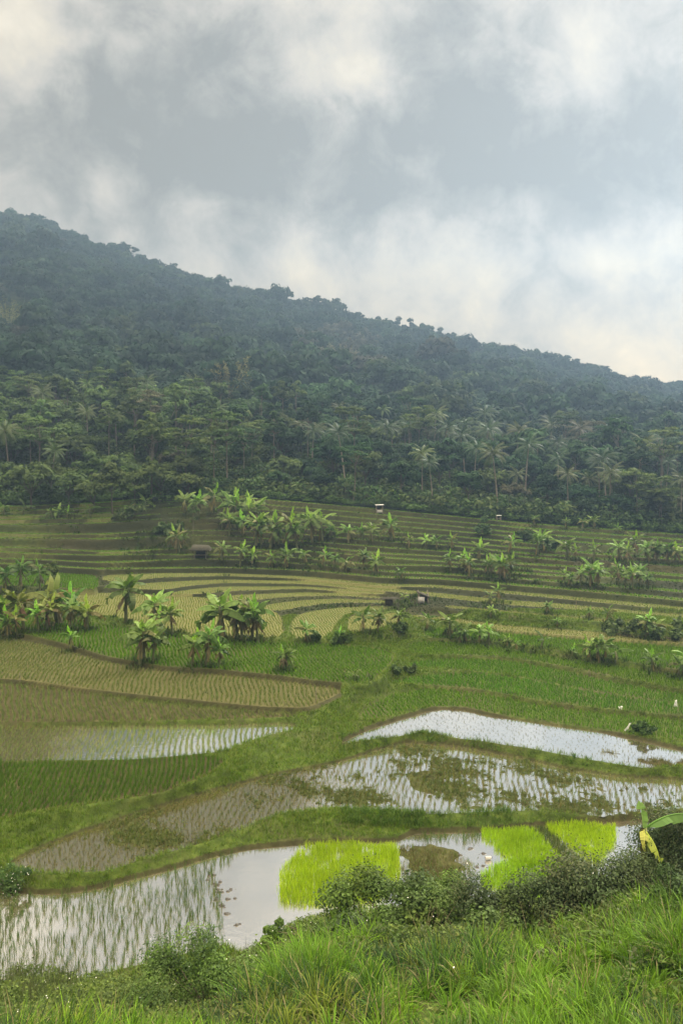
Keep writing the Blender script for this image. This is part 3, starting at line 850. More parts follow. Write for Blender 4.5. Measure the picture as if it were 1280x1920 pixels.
V1, Q1, T1, C1_ = clumps(xg_, yg_, np.full(len(xg_), -.03), 5, .24, .028, [(.050, .085, .016), (.065, .10, .02), (.075, .085, .03)], .06, .5, .8)
b = Paddy('bedweed', [(735, 1582), (800, 1586), (850, 1600), (905, 1625)], [(735, 1700), (850, 1690), (900, 1670)], z=0.0)
x, y = inside_points(b, .11, .11, .3, .4, .1, .0); k = vnoise(x, y, 1.6, 18) + rng.normal(0, .5, len(x)) > -.35
V, Q, T, C = clumps(x[k], y[k], gh(x[k], y[k]) - .02, 4, .26, .02, [(.09, .13, .03), (.13, .12, .045), (.10, .085, .04)], .06, .4, .6)
mbg = MB().add(V, Q, T, C).add(V1, Q1, T1, C1_)
tag(obj('weeds', mbg.mesh('weeds'), M['grass']), 'thin weeds on the brown mud between the seedling beds', 'weeds', None, 'stuff')

# ------------------------------------------------------------------ grass on the bunds, terrace banks and the near bank
du = np.gradient(us); dY = np.gradient(Ys)
area = (GU * 0 + du[None, :]) * GY * dY[:, None]
area = area.ravel()
pyg = HY + F * (HC - zg) / gy
inview = (np.abs(gx) < .58 * gy)

def scatter(mask, dens):
    """random points on the ground where mask holds"""
    idx = np.where(mask)[0]
    w = area[idx] * (dens[idx] if np.ndim(dens) else dens)
    n = rng.poisson(w)
    k = np.repeat(idx, n)
    gi, gj = k // NUu, k % NUu
    u = us[gj] + rng.uniform(-.5, .5, len(k)) * du[gj]; Y = Ys[gi] + rng.uniform(-.5, .5, len(k)) * dY[gi]
    x = u * Y
    return x, Y, gh(x, Y), k

nearb = (~inside) & (~bank) & (gy < 97) & inview & (cv[:, 0] > .3)
lush = np.clip(.75 + .5 * vnoise(gx, gy, .35, 41), .15, 1.4)
x, y, z, k = scatter(nearb, 95 * lush * np.clip(cv[:, 0], .2, 1) * np.clip(45 / gy, .2, 1))
c0 = np.array([(.078, .138, .013), (.105, .172, .015), (.066, .108, .014), (.125, .155, .025)])
V, Q, T, C = clumps(x, y, z - .02, 4, .29, .026 * np.clip(np.repeat(y, 4) / 50, .9, 2), c0, .07, .55, .9, 2, .3)
tag(obj('bund_grass', mesh('bund_grass', V, Q, T, C), M['grass']), 'short green grass growing along the earth bunds between paddies', 'grass', None, 'stuff')
# taller dark grass on the bund behind the middle paddy
tall = (~inside) & (~bank) & inview & (((np.abs(pyg - P3.bot(pxg)) < 20) & (pxg > 640) & (pxg < 860)) | ((pyg > P3.bot(pxg) - 3) & (pyg < P3.bot(pxg) + 14) & (pxg > 880) & (pxg < 1110)) | ((pyg > P2.bot(pxg) - 4) & (pyg < P2.bot(pxg) + 26) & (pxg > 640) & (pxg < 960)))
x, y, z, k = scatter(tall, 26 * np.clip(.6 + .9 * vnoise(gx, gy, .7, 47), .05, 1.5))
V, Q, T, C = clumps(x, y, z - .02, 8, .46, .026, [(.055, .105, .016), (.075, .130, .02), (.045, .085, .015)], .14, .6, 1.0, 3, .35)
tag(obj('bund_grass', mesh('bund_grass', V, Q, T, C), M['grass']), 'tall dark grass tufts on the bunds of the right paddies', 'grass', None, 'stuff')
# floating and creeping weed in the middle paddy
wd = (own == PD.index(P2)) & inview & (patch > .05)
x, y, z, k = scatter(wd, 55)
V, Q, T, C = clumps(x, y, z - .01, 4, .16, .04, [(.075, .10, .028), (.095, .11, .04), (.06, .085, .022)], .10, .9, .7, 2, .3)
wd3 = (own == PD.index(P3)) & inview & (zi > P3.z - .02)
mbw = MB().add(V, Q, T, C)
x, y, z, k = scatter(wd3, 30)
V, Q, T, C = clumps(x, y, z - .01, 5, .28, .03, [(.12, .105, .05), (.10, .10, .04)], .10, .5, .7, 2, .3)
mbw.add(V, Q, T, C)
tag(obj('weeds', mbw.mesh('weeds'), M['grass']), 'low creeping weed on mud patches in the flooded paddies', 'weeds', None, 'stuff')
# coarse dark growth on the far terrace banks, riser shade painted into its colour
farb = (~inside) & (gy >= 95) & (gy < Yedge + 6) & inview
x, y, z, k = scatter(farb, np.clip(7 * (70 / gy) ** .5 * (.75 + .6 * vnoise(gx, gy, .15, 44)), 1, 12))
V, Q, T, C = clumps(x, y, z - .03, 4, .17, .12, [(.014, .026, .007), (.022, .040, .009), (.022, .029, .010), (.036, .058, .013), (.011, .020, .006)], .22, .8, .9, 2, .35)
mbv = MB().add(V, Q, T, C)
x, y, z, k = scatter(farb & (gy < Yedge - 1), 2.6 * np.clip(1.6 * vnoise(gx, gy, .22, 48) + .5 * vnoise(gx, gy, .9, 49) - .35, 0, 1.5))
V, Q, T, C = clumps(x, y, z - .03, 7, .62, .13, [(.022, .040, .010), (.034, .058, .014), (.048, .072, .018), (.030, .040, .013), (.070, .095, .024)], .35, .8, 1.0, 2, .35)
mbv.add(V, Q, T, C)
tag(obj('bank_vegetation', mbv.mesh('bank_vegetation'), M['grass']), 'rough dark vegetation covering the terrace banks, colour deepened for riser shade', 'vegetation', None, 'stuff')

# near bank ------------------------------------------------------------
bk = bank & inview & (gy > 12.5) & (gy < 33)
kxv = (1 - kx)
longg = bk & ((gy < 21.5) | ((kx > .5) & (gy < 26)))
longd = np.where(gy < 21.5, 1.0, .8) * np.where((kx < .25) & (gy > 18.6), .22, 1.0)
x, y, z, k = scatter(longg, 5.8 * longd)
nb = 52
n = len(x)
P0 = np.repeat(np.stack([x, y, z - .03], -1), nb, 0)
az = rng.uniform(0, 6.283, n * nb)
tuft = np.repeat(rng.uniform(.6, 1.25, n), nb)
P0[:, 0] += np.cos(az) * .17 * rng.uniform(0, 1, n * nb) ** .5; P0[:, 1] += np.sin(az) * .17 * rng.uniform(0, 1, n * nb) ** .5
big = np.repeat(np.clip(1 + .6 * vnoise(x, y, .85, 51), .3, 1.6), nb)
Lg = tuft * rng.uniform(.45, 1.0, n * nb) * .98 * big
tone = np.array([(.080, .160, .010), (.108, .198, .010), (.044, .096, .011), (.024, .050, .013), (.135, .175, .020)])
ti = tone[np.clip((1.7 + 2.2 * vnoise(x, y, .7, 52) + rng.normal(0, .8, n)).astype(int), 0, 4)]
colg = np.repeat(ti * rng.uniform(.65, 1.3, (n, 1)), nb, 0) * rng.uniform(.6, 1.4, (n * nb, 1))
dry = rng.uniform(size=n * nb) < .05
colg[dry] = (.20, .18, .085)
V, Q, T, C = blades(P0, Lg, rng.uniform(.016, .036, n * nb), az, np.abs(rng.normal(.16, .16, n * nb)), rng.uniform(.3, 2.1, n * nb), 5, colg)
tag(obj('long_grass', mesh('long_grass', V, Q, T, C), M['grass']), 'long arching bright green grass filling the foreground bank', 'grass', None, 'stuff')

# broad-leaved weeds and bent seed stalks mixed through the long grass
x, y, z, k = scatter(longg & (kx > .2), 1.5 * np.clip(.5 + vnoise(gx, gy, .7, 55), 0, 2))
n = len(x); nl = 26
hW = np.repeat(rng.uniform(.45, .95, n), nl)
cc = np.repeat(np.stack([x, y, z], -1), nl, 0) + np.stack([rng.normal(0, .13, n * nl), rng.normal(0, .13, n * nl), hW * rng.uniform(.35, 1.0, n * nl)], -1)
lc = np.array([(.050, .100, .018), (.075, .125, .024), (.060, .085, .030), (.10, .14, .03)])[np.repeat(rng.integers(0, 4, n), nl)] * rng.uniform(.7, 1.3, (n * nl, 1))
V, Q, C = cards(cc, rng.normal(size=(n * nl, 3)) * .6 + np.array([0, -.3, 1.0]), rng.uniform(.035, .10, n * nl), .45, lc)
mbx = MB().add(V, Q, None, C)
x, y, z, k = scatter(longg, .9)
V, Q, T, C = clumps(x, y, z, 4, 1.25, .012, [(.17, .155, .07), (.13, .14, .05), (.20, .17, .10)], .08, .35, .9, 5)
mbx.add(V, Q, T, C)
tag(obj('weeds', mbx.mesh('weeds'), M['bush']), 'broad-leaved weeds and dry stalks among the long foreground grass', 'weeds', None, 'stuff')

# leafy weeds and white daisies on the left of the bank
lw = bk & (((kx < .93) & (gy > 17.6)) | (gy > 22.5)) & (gy < 32.5)
x, y, z, k = scatter(lw, 62 * np.clip(1.05 + .5 * vnoise(gx, gy, .8, 61), .3, 1.6))
n = len(x); nl = 7
hW = np.repeat(np.clip(.36 + .24 * vnoise(x, y, 1.1, 62) + .10 * vnoise(x, y, 3.1, 63), .1, .9), nl)
cc = np.repeat(np.stack([x, y, z], -1), nl, 0) + np.stack([rng.normal(0, .13, n * nl), rng.normal(0, .13, n * nl), hW * rng.uniform(.05, 1.1, n * nl)], -1)
nn = rng.normal(size=(n * nl, 3)) * .7 + np.array([0, -.25, 1.0])
lc = np.array([(.055, .095, .020), (.072, .118, .024), (.092, .14, .028), (.045, .075, .020)])[np.repeat(rng.integers(0, 4, n), nl)] * rng.uniform(.7, 1.3, (n * nl, 1))
V, Q, C = cards(cc, nn, rng.uniform(.025, .085, n * nl), .5, lc)
mbl = MB().add(V, Q, None, C)
# taller feathery weeds rising in front of the water
sx_ = rng.uniform(-14, 6, 900); sy_ = rng.uniform(24.5, 30.5, 900); kk = (640 + F * sx_ / sy_ < 470) & (640 + F * sx_ / sy_ > -80)
sx_, sy_ = sx_[kk], sy_[kk]; kk = vnoise(sx_, sy_, .5, 66) > .15; sx_, sy_ = sx_[kk], sy_[kk]
V, Q, T, C = clumps(sx_, sy_, gh(sx_, sy_), 7, .95, .016, [(.060, .085, .03), (.085, .10, .045)], .05, .3, .35, 3)
mbl.add(V, Q, T, C)
tag(obj('weeds', mbl.mesh('weeds'), M['bush']), 'low leafy weeds on the left of the near bank above the water', 'weeds', None, 'stuff')


def daisies(x, y, z, size=.035):
    n = len(x)
    nn = rng.normal(size=(n, 3)) * .5 + np.array([0, -.5, .8])
    c = np.stack([x, y, z], -1)
    mb = MB()
    V, Q, C = cards(c, nn, size, .9, np.ones((n, 3))); mb.add(V, Q, None, C)
    V, Q, C = cards(c + .004, nn, size * .9, .9, np.ones((n, 3))); mb.add(V, Q, None, C)
    return mb
x, y, z, k = scatter(bk & (kx < .98) & (gy > 19.5) & (gy < 31.5), 1.6 * np.clip(.2 + 1.0 * vnoise(gx, gy, .9, 71), .0, 2))
mbd = daisies(x, y, z + rng.uniform(.25, .6, len(x)), .019)
x, y, z, k = scatter(bk & (kx >= .5) & (gy < 26), .03)
V, Q, T, C = daisies(x, y, z + rng.uniform(.6, .95, len(x)), .024).arrays(); mbd.add(V, Q, T, C)
tag(obj('wildflowers', mbd.mesh('wildflowers'), M['petal']), 'tiny white daisy flowers dotted over the near bank', 'flowers', None, 'stuff')

# mud clods trodden up in the open water
cl = [(398, 1641), (402, 1655), (412, 1668), (425, 1672), (408, 1672), (430, 1685), (422, 1700), (415, 1697), (404, 1685), (432, 1667), (447, 1733), (428, 1712), (410, 1660), (395, 1648), (878, 1592), (868, 1603), (900, 1600), (905, 1625)]
mb = MB()
for px, py in cl:
    for q in range(3):
        X, Y, Z = (px + rng.normal(0, 6) - 640) / F * HC * F / (py - HY), HC * F / (py - HY) + rng.normal(0, .06), -.03
        r = rng.uniform(.04, .14)
        th = np.arange(7) / 7 * 6.283; rr = r * rng.uniform(.7, 1.3, 7)
        base = np.stack([X + rr * np.cos(th), Y + rr * .8 * np.sin(th), np.full(7, Z)], -1)
        mid = np.stack([X + rr * .7 * np.cos(th), Y + rr * .55 * np.sin(th), Z + r * rng.uniform(.35, .6, 7)], -1)
        V = np.vstack([base, mid, [[X, Y, Z + r * .6]]])
        i = np.arange(7); i2 = (i + 1) % 7
        mb.add(V, np.stack([i, i2, 7 + i2, 7 + i], -1), np.stack([7 + i, 7 + i2, np.full(7, 14)], -1))
tag(obj('mud_clods', mb.mesh('mud_clods', True), M['mud_clod']), 'dark clods of trodden mud breaking the open water', 'mud', None, 'stuff')

# ------------------------------------------------------------------ shrubs on the near bank
def shrub(name, label, px, py, wpx, hpx, Y, leaf, cols, ncl=34, npc=260, flowers=0, dpt=.8, cat='shrub', stemc=(.5, .45, .35)):
    """mound of small leaves over a few stems; px,py is the photo pixel of its foot, wpx/hpx its size"""
    rng = np.random.default_rng(zlib.crc32(label.encode()))
    X = (px - 640) / F * Y; zb_ = float(gh(X, Y)[0])
    w = wpx * Y / F / 2; h = max(.6, HC - (py - hpx - HY) / F * Y - zb_)
    root = empty(name, (X, Y, zb_))
    tag(root, label, cat)
    mb = MB(); cen = []
    nm_ = 6 if ncl > 25 else 3
    lob = [((-.85 + 1.7 * (_ + .5) / nm_ + rng.uniform(-.12, .12)) * w, rng.uniform(-.6, .6) * w * dpt, rng.uniform(.26, .48) * w, h * rng.uniform(.45, .95)) for _ in range(nm_)] + [(rng.uniform(-.3, .3) * w, 0, .4 * w, h)]
    for i in range(ncl):
        lx, ly, lw_, lh_ = lob[i % len(lob)]
        a = rng.uniform(0, 6.283); q = rng.uniform(0, 1) ** .5; t = rng.uniform(.05, 1)
        rr = math.sqrt(max(0, 1 - (t * .95) ** 1.6)) * q
        c = np.array([lx + math.cos(a) * rr * lw_, ly + math.sin(a) * rr * lw_ * dpt, t * lh_ * .88])
        rad = rng.uniform(.16, .36) * min(w, h * 1.2) * .9
        cen.append((c, rad))
        d = rng.normal(size=(npc, 3)); d /= np.linalg.norm(d, axis=1)[:, None]
        d[:, 2] = np.where(d[:, 2] < -.4, -d[:, 2], d[:, 2])
        P_ = c + d * rad * rng.uniform(.55, 1.15, (npc, 1))
        N_ = d + rng.normal(0, .55, (npc, 3)) + np.array([0, 0, .35])
        cl_ = np.asarray(cols)[rng.integers(0, len(cols))] * rng.uniform(.7, 1.3, (npc, 1)) * rng.uniform(.7, 1.3); lk_ = rng.choice([.7, .9, 1.15])
        V, Q, C = cards(P_, N_, rng.uniform(.7, 1.35, npc) * leaf * lk_, .6, cl_, None, rng)
        mb.add(V, Q, None, C)
    # loose shoots poking out
    for i in range(ncl * 2):
        c, rad = cen[rng.integers(0, len(cen))]
        d = rng.normal(size=3) * .6 + np.array([0, 0, .9]); d /= np.linalg.norm(d)
        k = 11; t = np.linspace(.6, 1.75, k)[:, None]
        P_ = c + d * rad * t + rng.normal(0, .03, (k, 3))
        V, Q, C = cards(P_, rng.normal(size=(k, 3)) * .8 + np.array([0, 0, .6]), rng.uniform(.6, 1.1, k) * leaf, .5, np.asarray(cols)[rng.integers(0, len(cols), k)])
        mb.add(V, Q, None, C)
    obj('foliage', mb.mesh('foliage'), M['bush'], root)
    ms = MB()
    for c, rad in cen[::2]:
        P_ = np.linspace(0, 1, 5)[:, None] * c + np.array([[0, 0, 0], [.02, .03, 0], [-.03, .02, 0], [.02, -.02, 0], [0, 0, 0]])
        tube(ms, P_, np.linspace(.03, .008, 5), 5, stemc)
    obj('stem', ms.mesh('stem', True), M['bark'], root)
    if flowers:
        k = rng.integers(0, len(cen), flowers)
        cc = np.array([cen[i][0] for i in k]); rr = np.array([cen[i][1] for i in k])
        d = rng.normal(size=(flowers, 3)); d[:, 2] = np.abs(d[:, 2]); d[:, 1] -= .5; d /= np.linalg.norm(d, axis=1)[:, None]
        p_ = cc + d * rr[:, None] * 1.2
        fo = obj('flowers', daisies(p_[:, 0], p_[:, 1], p_[:, 2], .020).mesh('flowers'), M['petal'], root); fo['kind'] = 'stuff'
    return root


DKG = [(.052, .092, .024), (.068, .112, .030), (.044, .078, .024)]
GRY = [(.050, .082, .030), (.068, .102, .038), (.040, .066, .026), (.084, .105, .046)]
MID = [(.072, .130, .024), (.090, .150, .028), (.056, .105, .022)]
shrub('shrub', 'rounded dark green shrub with white flowers below the large seedling bed', 775, 1800, 370, 142, 26.0, .056, MID + DKG, 110, 420, 30)
shrub('shrub', 'low flowery shrub at the left foot of the rounded dark green one', 625, 1805, 260, 66, 26.0, .055, MID, 36, 360, 30)
shrub('shrub', 'low leafy shrub in front of the open water, left of centre', 385, 1850, 300, 92, 24.5, .045, DKG + MID, 40, 380, 25)
shrub('shrub', 'small dark shrub below the white can', 975, 1795, 240, 165, 26.0, .05, DKG + GRY, 40, 400, 14)
shrub('shrub', 'wide grey-green shrub in front of the foreground banana plant', 1215, 1795, 370, 262, 26.5, .044, GRY, 130, 430, 14)
shrub('shrub', 'dark leafy shrub behind the foreground banana plant at right edge', 1275, 1660, 150, 135, 31.5, .06, DKG, 26, 260, 0)
shrub('shrub', 'pale green scrambling shrub between seedling bed and grey-green shrub', 1070, 1785, 110, 85, 28.5, .05, [(.085, .125, .03), (.065, .095, .03)], 20, 240, 40)
shrub('shrub', 'dark weedy shrub at the left tip of the middle paddy', 22, 1665, 90, 50, 37.0, .05, DKG, 14, 160, 40)
shrub('shrub', 'ragged grey-green bush at the right edge above the long grass', 1300, 1790, 190, 150, 23.5, .045, GRY + DKG, 26, 260, 10)

# ------------------------------------------------------------------ banana plants
def banana_leaf(L, W, az, el0, droop, twist=0.0, tear=.35, col=(.10, .17, .05), segs=11, r=rng, pet=.16, fold=.25):
    """one blade on its midrib; elevation el0 at the base, falling by droop along the leaf; torn into strips"""
    hx, hy = math.cos(az), math.sin(az)
    side = np.array([-hy, hx, 0.0])
    c = np.zeros(3); pts_, dirs = [c.copy()], []
    m = segs + 2
    for i in range(m):
        t = (i + .5) / m
        e = el0 - droop * t ** 1.25
        d = np.array([math.cos(e) * hx, math.cos(e) * hy, math.sin(e)])
        c = c + d * L / m; pts_.append(c.copy()); dirs.append(d)
    pts_ = np.array(pts_); dirs.append(dirs[-1])
    mb = MB()
    tube(mb, pts_[:-1], np.linspace(.035, .006, len(pts_) - 1) * (W / .5), 4, tuple(min(1, v * 1.5) for v in col))
    col = np.array(col)
    for sgn in (-1, 1):
        hang = fold
        for i in range(2, m):
            t0, t1 = (i - 2) / (m - 2), (i - 1) / (m - 2)
            w0 = W * .5 * min(1, (t0 * 5) ** .6 + .12) * (1 - t0 ** 4) ** .8
            w1 = W * .5 * min(1, (t1 * 5) ** .6 + .12) * max(.03, 1 - t1 ** 4) ** .8
            if r.uniform() < tear: hang = fold + r.uniform(-.1, .9)
            up = np.cross(dirs[i], side) * -1
            up = up if up[2] > -.2 else -up
            s_ = side * sgn * math.cos(hang + twist * sgn) - up * math.sin(hang + twist * sgn)
            gap = .12 if r.uniform() < tear else 0.0
            a, b = pts_[i - 1], pts_[i]
            ab = b - a
            lead = ab * .35
            V = [a, b, b + s_ * w1 + lead - ab * gap, a + s_ * w0 + lead + ab * gap]
            mb.add(V, [[0, 1, 2, 3]] if sgn > 0 else [[3, 2, 1, 0]], None, col * r.uniform(.85, 1.15))
    return mb


def banana_proto(seed, kind):
    r = np.random.default_rng(seed)
    hs_ = {'tall': 2.0, 'mid': 1.35, 'young': .55}[kind]
    st = MB()
    k = 6
    ln = r.uniform(-.12, .12, 2)
    t = np.linspace(0, 1, k)
    Pm = np.stack([ln[0] * t ** 2, ln[1] * t ** 2, t * hs_], -1)
    tube(st, Pm, np.linspace(.11, .065, k) * (1 if kind != 'young' else .6), 8, (1, 1, 1))
    if kind != 'young':    # dry sheaths hanging on the stem
        for i in range(5):
            a = r.uniform(0, 6.28); z0 = r.uniform(.5, .95) * hs_
            p0 = np.array([.1 * math.cos(a), .1 * math.sin(a), z0]); L_ = r.uniform(.4, .9)
            dd = np.array([math.cos(a) * .28, math.sin(a) * .28, -1]) * L_
            s_ = np.array([-math.sin(a), math.cos(a), 0]) * r.uniform(.05, .10)
            st.add([p0 - s_ * .5, p0 + s_ * .5, p0 + dd + s_, p0 + dd - s_], [[0, 1, 2, 3]], None, (1.1, .85, .6))
    top = Pm[-1]
    lf = MB()
    n = int({'tall': 12, 'mid': 10, 'young': 6}[kind] * r.uniform(.6, 1.25)); dk_ = r.uniform(.7, 1.25); hang_ = r.uniform(.25, .75)
    a0 = r.uniform(0, 6.28)
    for i in range(n):
        f = i / (n - 1)
        az = a0 + i * 2.4 + r.uniform(-.3, .3)
        L_ = {'tall': 1.75, 'mid': 1.55, 'young': .95}[kind] * r.uniform(.8, 1.1) * (1 - .15 * f)
        el0 = .35 + .85 * f + r.uniform(-.15, .15)
        droop = (2.05 - .95 * f) * r.uniform(.75, 1.3)
        c = np.array([.074, .122, .026]) * (1 + .55 * f) * r.uniform(.7, 1.25) * dk_ if r.uniform() > .1 else np.array([.125, .135, .05])
        if i == n - 1 and r.uniform() < .5: c, el0, droop = np.array([.20, .34, .05]), 1.42, .15
        b = banana_leaf(L_, .60 * L_ / 1.7, az, el0, droop, r.normal(0, .35), .42, tuple(c), 10, r, fold=hang_)
        V, Q, T, C = b.arrays(); lf.add(V + top * (.86 + .14 * f), Q, T, C)
    if kind == 'tall':
        for i in range(r.integers(2, 8)):
            b = banana_leaf(r.uniform(.9, 1.5), .30, r.uniform(0, 6.28), -.8, .7, 0, .7, (.13, .105, .055), 8, r)
            V, Q, T, C = b.arrays(); lf.add(V + top * .85, Q, T, C)
    V = np.concatenate(lf.V)
    H = V[:, 2].max()
    return st.mesh('pseudostem', True), lf.mesh('leaves'), H


BP = {k: [banana_proto(100 + 17 * i + j * 5, k) for i in range(9)] for j, k in enumerate(('tall', 'mid', 'young'))}


BPOS = []
def plant_banana(px, py, hpx, kind, label, group, tint=None):
    X, Y, Z = ray(px, py)
    st, lf, H = BP[kind][rng.integers(0, 9)]
    s = hpx * Y / F / H * rng.uniform(.8, 1.22)
    X += rng.normal(0, .35 * min(1, s)); Y += rng.normal(0, .35 * min(1, s)); Z = float(gh(X, Y)[0]); BPOS.append((X, Y, s, kind))
    o = empty('banana_plant', (X, Y, Z - .05), rng.uniform(0, 6.28), s); o.rotation_euler = (rng.normal(0, .09), rng.normal(0, .09), rng.uniform(0, 6.28))
    tag(o, label, 'banana plant', group)
    b = obj('pseudostem', st, M['pseudostem'], o); l = obj('leaves', lf, M['banana'], o)
    v = rng.uniform(.8, 1.35)
    t = tint or (v, v, v)
    l.color = (*t, 1)
    return o


ORD = ['first', 'second', 'third', 'fourth', 'fifth', 'sixth', 'seventh', 'eighth', 'ninth', 'tenth', 'eleventh', 'twelfth', 'thirteenth', 'fourteenth', 'fifteenth']
BAN = [
    # look, place, group, kind, default height, points (px, py[, height])
    ('bright leafy banana plant', 'in the clump beside the yellow paddy', 'bananas in the bright left clump', 'tall', 72, [(6, 1186, 60), (24, 1192, 58), (40, 1190, 72), (54, 1182, 76), (68, 1186, 68), (82, 1176, 84), (96, 1184, 74), (110, 1172, 80), (124, 1184, 74), (140, 1176, 78), (156, 1184, 68), (172, 1180, 58), (136, 1216, 44)]),
    ('dark banana plant', 'standing behind the bright clump at the left edge', 'dark bananas at the left edge', 'tall', 68, [(8, 1112, 66), (36, 1110, 72), (75, 1108, 60)]),
    ('tall banana plant', 'in the cluster on the dark mud bund', 'bananas on the dark mud bund', 'tall', 92, [(258, 1241, 100), (272, 1240, 88), (288, 1242, 72)]),
    ('banana plant', 'between the mud bund and the fan terraces', 'bananas below the fan terraces', 'tall', 72, [(243, 1166, 84), (290, 1186, 68), (308, 1192, 72), (322, 1190, 62)]),
    ('broad banana plant', 'at the low end of the mud bund', 'bananas at the low mud bund', 'tall', 80, [(369, 1251, 74), (386, 1250, 86), (405, 1252, 70)]),
    ('banana plant', 'in the clump before the yellow fan', 'bananas in the dense centre clump', 'tall', 84, [(408, 1192, 66), (424, 1196, 88), (442, 1200, 72), (458, 1201, 82), (474, 1203, 88), (492, 1202, 72)]),
    ('small banana plant', 'on the green rice right of the mud bund clumps', 'small bananas on the green rice', 'mid', 52, [(527, 1255, 50), (542, 1257, 58)]),
    ('thin yellowish banana plant', 'alone beside the grassy bank', None, 'young', 28, [(667, 1276, 28)]),
    ('banana plant', 'along the foot of the fan terraces', 'bananas at the foot of the fan terraces', 'mid', 42, [(585, 1197, 48), (637, 1202, 28), (682, 1188, 50), (705, 1186, 42), (748, 1182, 40), (802, 1180, 36)]),
    ('banana plant', 'in the row above the green rice at right', 'bananas in the row above the green rice', 'mid', 44, [(842, 1197, 44), (858, 1198, 40), (877, 1202, 46), (896, 1204, 36), (924, 1212, 50), (944, 1212, 34), (971, 1219, 34)]),
    ('scattered young banana plant', 'in the lower row across the right green rice', 'young bananas across the right rice', 'young', 32, [(1016, 1224, 34), (1071, 1234, 26), (1165, 1248, 40)]),
    ('clumped banana plant', 'near the right end of the green rice', 'bananas near the right end of the green rice', 'mid', 58, [(1112, 1244, 58), (1124, 1245, 64), (1133, 1244, 48), (1210, 1259, 56), (1272, 1270, 52), (1292, 1272, 60)]),
    ('banana plant', 'in the row on the edge above the fan terraces', 'bananas on the edge above the fan terraces', 'mid', 40, [(412, 1054, 34), (446, 1060, 48), (474, 1058, 36), (510, 1063, 38), (542, 1062, 48), (570, 1058, 36), (600, 1064, 44), (626, 1066, 34), (656, 1068, 42), (682, 1068, 50), (705, 1074, 44)]),
    ('banana plant', 'in the front of the big grove left of centre', 'bananas in the front of the big grove', 'tall', 56, [(431, 1008, 58), (454, 1010, 64), (476, 1019, 66), (495, 1024, 62), (510, 1022, 66), (525, 1026, 62), (540, 1024, 70), (555, 1026, 66), (577, 1022, 60), (600, 1016, 50)]),
    ('banana plant', 'at the back of the big grove left of centre', 'bananas at the back of the big grove', 'tall', 54, [(346, 962, 42), (372, 972, 54), (402, 968, 50), (427, 976, 56), (446, 972, 60), (461, 970, 58), (484, 978, 52), (470, 990, 56), (440, 992, 54), (415, 988, 46)]),
    ('banana plant', 'along the terrace right of the big grove', 'bananas along the terrace right of the grove', 'mid', 38, [(625, 1008, 36), (652, 1012, 36), (675, 1012, 32), (697, 1016, 38), (731, 1016, 48), (742, 1014, 44), (769, 1030, 40), (795, 1027, 36), (814, 1027, 30), (847, 1031, 40)]),
    ('banana plant', 'in the cluster right of the plastic-walled hut', 'bananas right of the plastic-walled hut', 'tall', 46, [(847, 1074, 40), (862, 1076, 44), (874, 1078, 48), (887, 1085, 46), (912, 1080, 40), (928, 1082, 50), (940, 1090, 56), (950, 1092, 62), (964, 1086, 46)]),
    ('banana plant', 'on the bank among the upper right terraces', 'bananas among the upper right terraces', 'mid', 40, [(897, 1049, 44), (956, 1038, 46), (1007, 1040, 46), (1020, 1036, 34), (1062, 1049, 36), (1074, 1050, 34), (1118, 1053, 40)]),
    ('banana plant', 'in the clump on the middle right bank', 'bananas on the middle right bank', 'tall', 42, [(1053, 1095, 42), (1071, 1099, 40), (1088, 1097, 42), (1104, 1099, 46), (1118, 1103, 42), (1157, 1097, 44), (1170, 1099, 40), (1184, 1104, 46), (1222, 1104, 30), (1196, 1100, 38)]),
    ('banana plant', 'in the tall grove at the upper right edge', 'bananas at the upper right edge', 'tall', 48, [(1166, 1052, 44), (1179, 1056, 48), (1192, 1052, 62), (1206, 1057, 50), (1222, 1056, 44), (1238, 1058, 46), (1252, 1059, 42), (1266, 1060, 48), (1280, 1060, 44)]),
    ('lone banana plant', 'on the dark banks above the long pale strips', 'lone bananas on the dark banks', 'mid', 36, [(940, 1130, 42), (917, 1133, 26), (1026, 1153, 24), (1050, 1176, 24), (1096, 1162, 26), (1136, 1169, 32), (920, 1156, 22)]),
    ('bushy banana plant', 'by the dark bushes at the right edge', 'bananas by the dark bushes', 'tall', 52, [(1212, 1198, 54), (1226, 1200, 50)]),
    ('banana plant', 'on the meadow under the left end of the wood', 'bananas under the left end of the wood', 'young', 26, [(10, 966, 28), (46, 964, 28), (94, 972, 26), (110, 970, 28), (124, 972, 28), (169, 967, 26), (240, 960, 26), (274, 953, 28), (298, 940, 26), (120, 915, 26), (150, 912, 24)]),
    ('bright banana plant', 'on the top terrace left of the white-roofed hut', 'bananas on the top terrace edge', 'mid', 28, [(457, 928, 32), (470, 928, 26), (482, 930, 26), (525, 932, 26), (596, 938, 26), (615, 938, 22), (632, 938, 28), (660, 942, 30), (680, 944, 24), (694, 948, 30)]),
    ('banana plant', 'on the top terrace right of the white-roofed hut', 'bananas right of the white-roofed hut', 'mid', 26, [(739, 953, 30), (752, 955, 24), (776, 954, 24), (838, 956, 24), (905, 965, 22), (960, 975, 26), (1000, 984, 24), (1060, 990, 22), (1090, 992, 26), (1120, 994, 22), (1160, 998, 26)]),
    ('banana plant', 'beside the thatched shelter under the grove', 'bananas beside the thatched shelter', 'tall', 46, [(322, 1028, 40), (336, 1030, 50), (352, 1028, 42)]),
    ('lone leaning banana plant', 'on the terrace edge between shelter and plastic-walled hut', None, 'mid', 22, [(756, 1086, 24)]),
    ('sprouting banana plant', 'between the brush shelter and the plastic-walled hut', None, 'young', 22, [(758, 1128, 22)]),
]
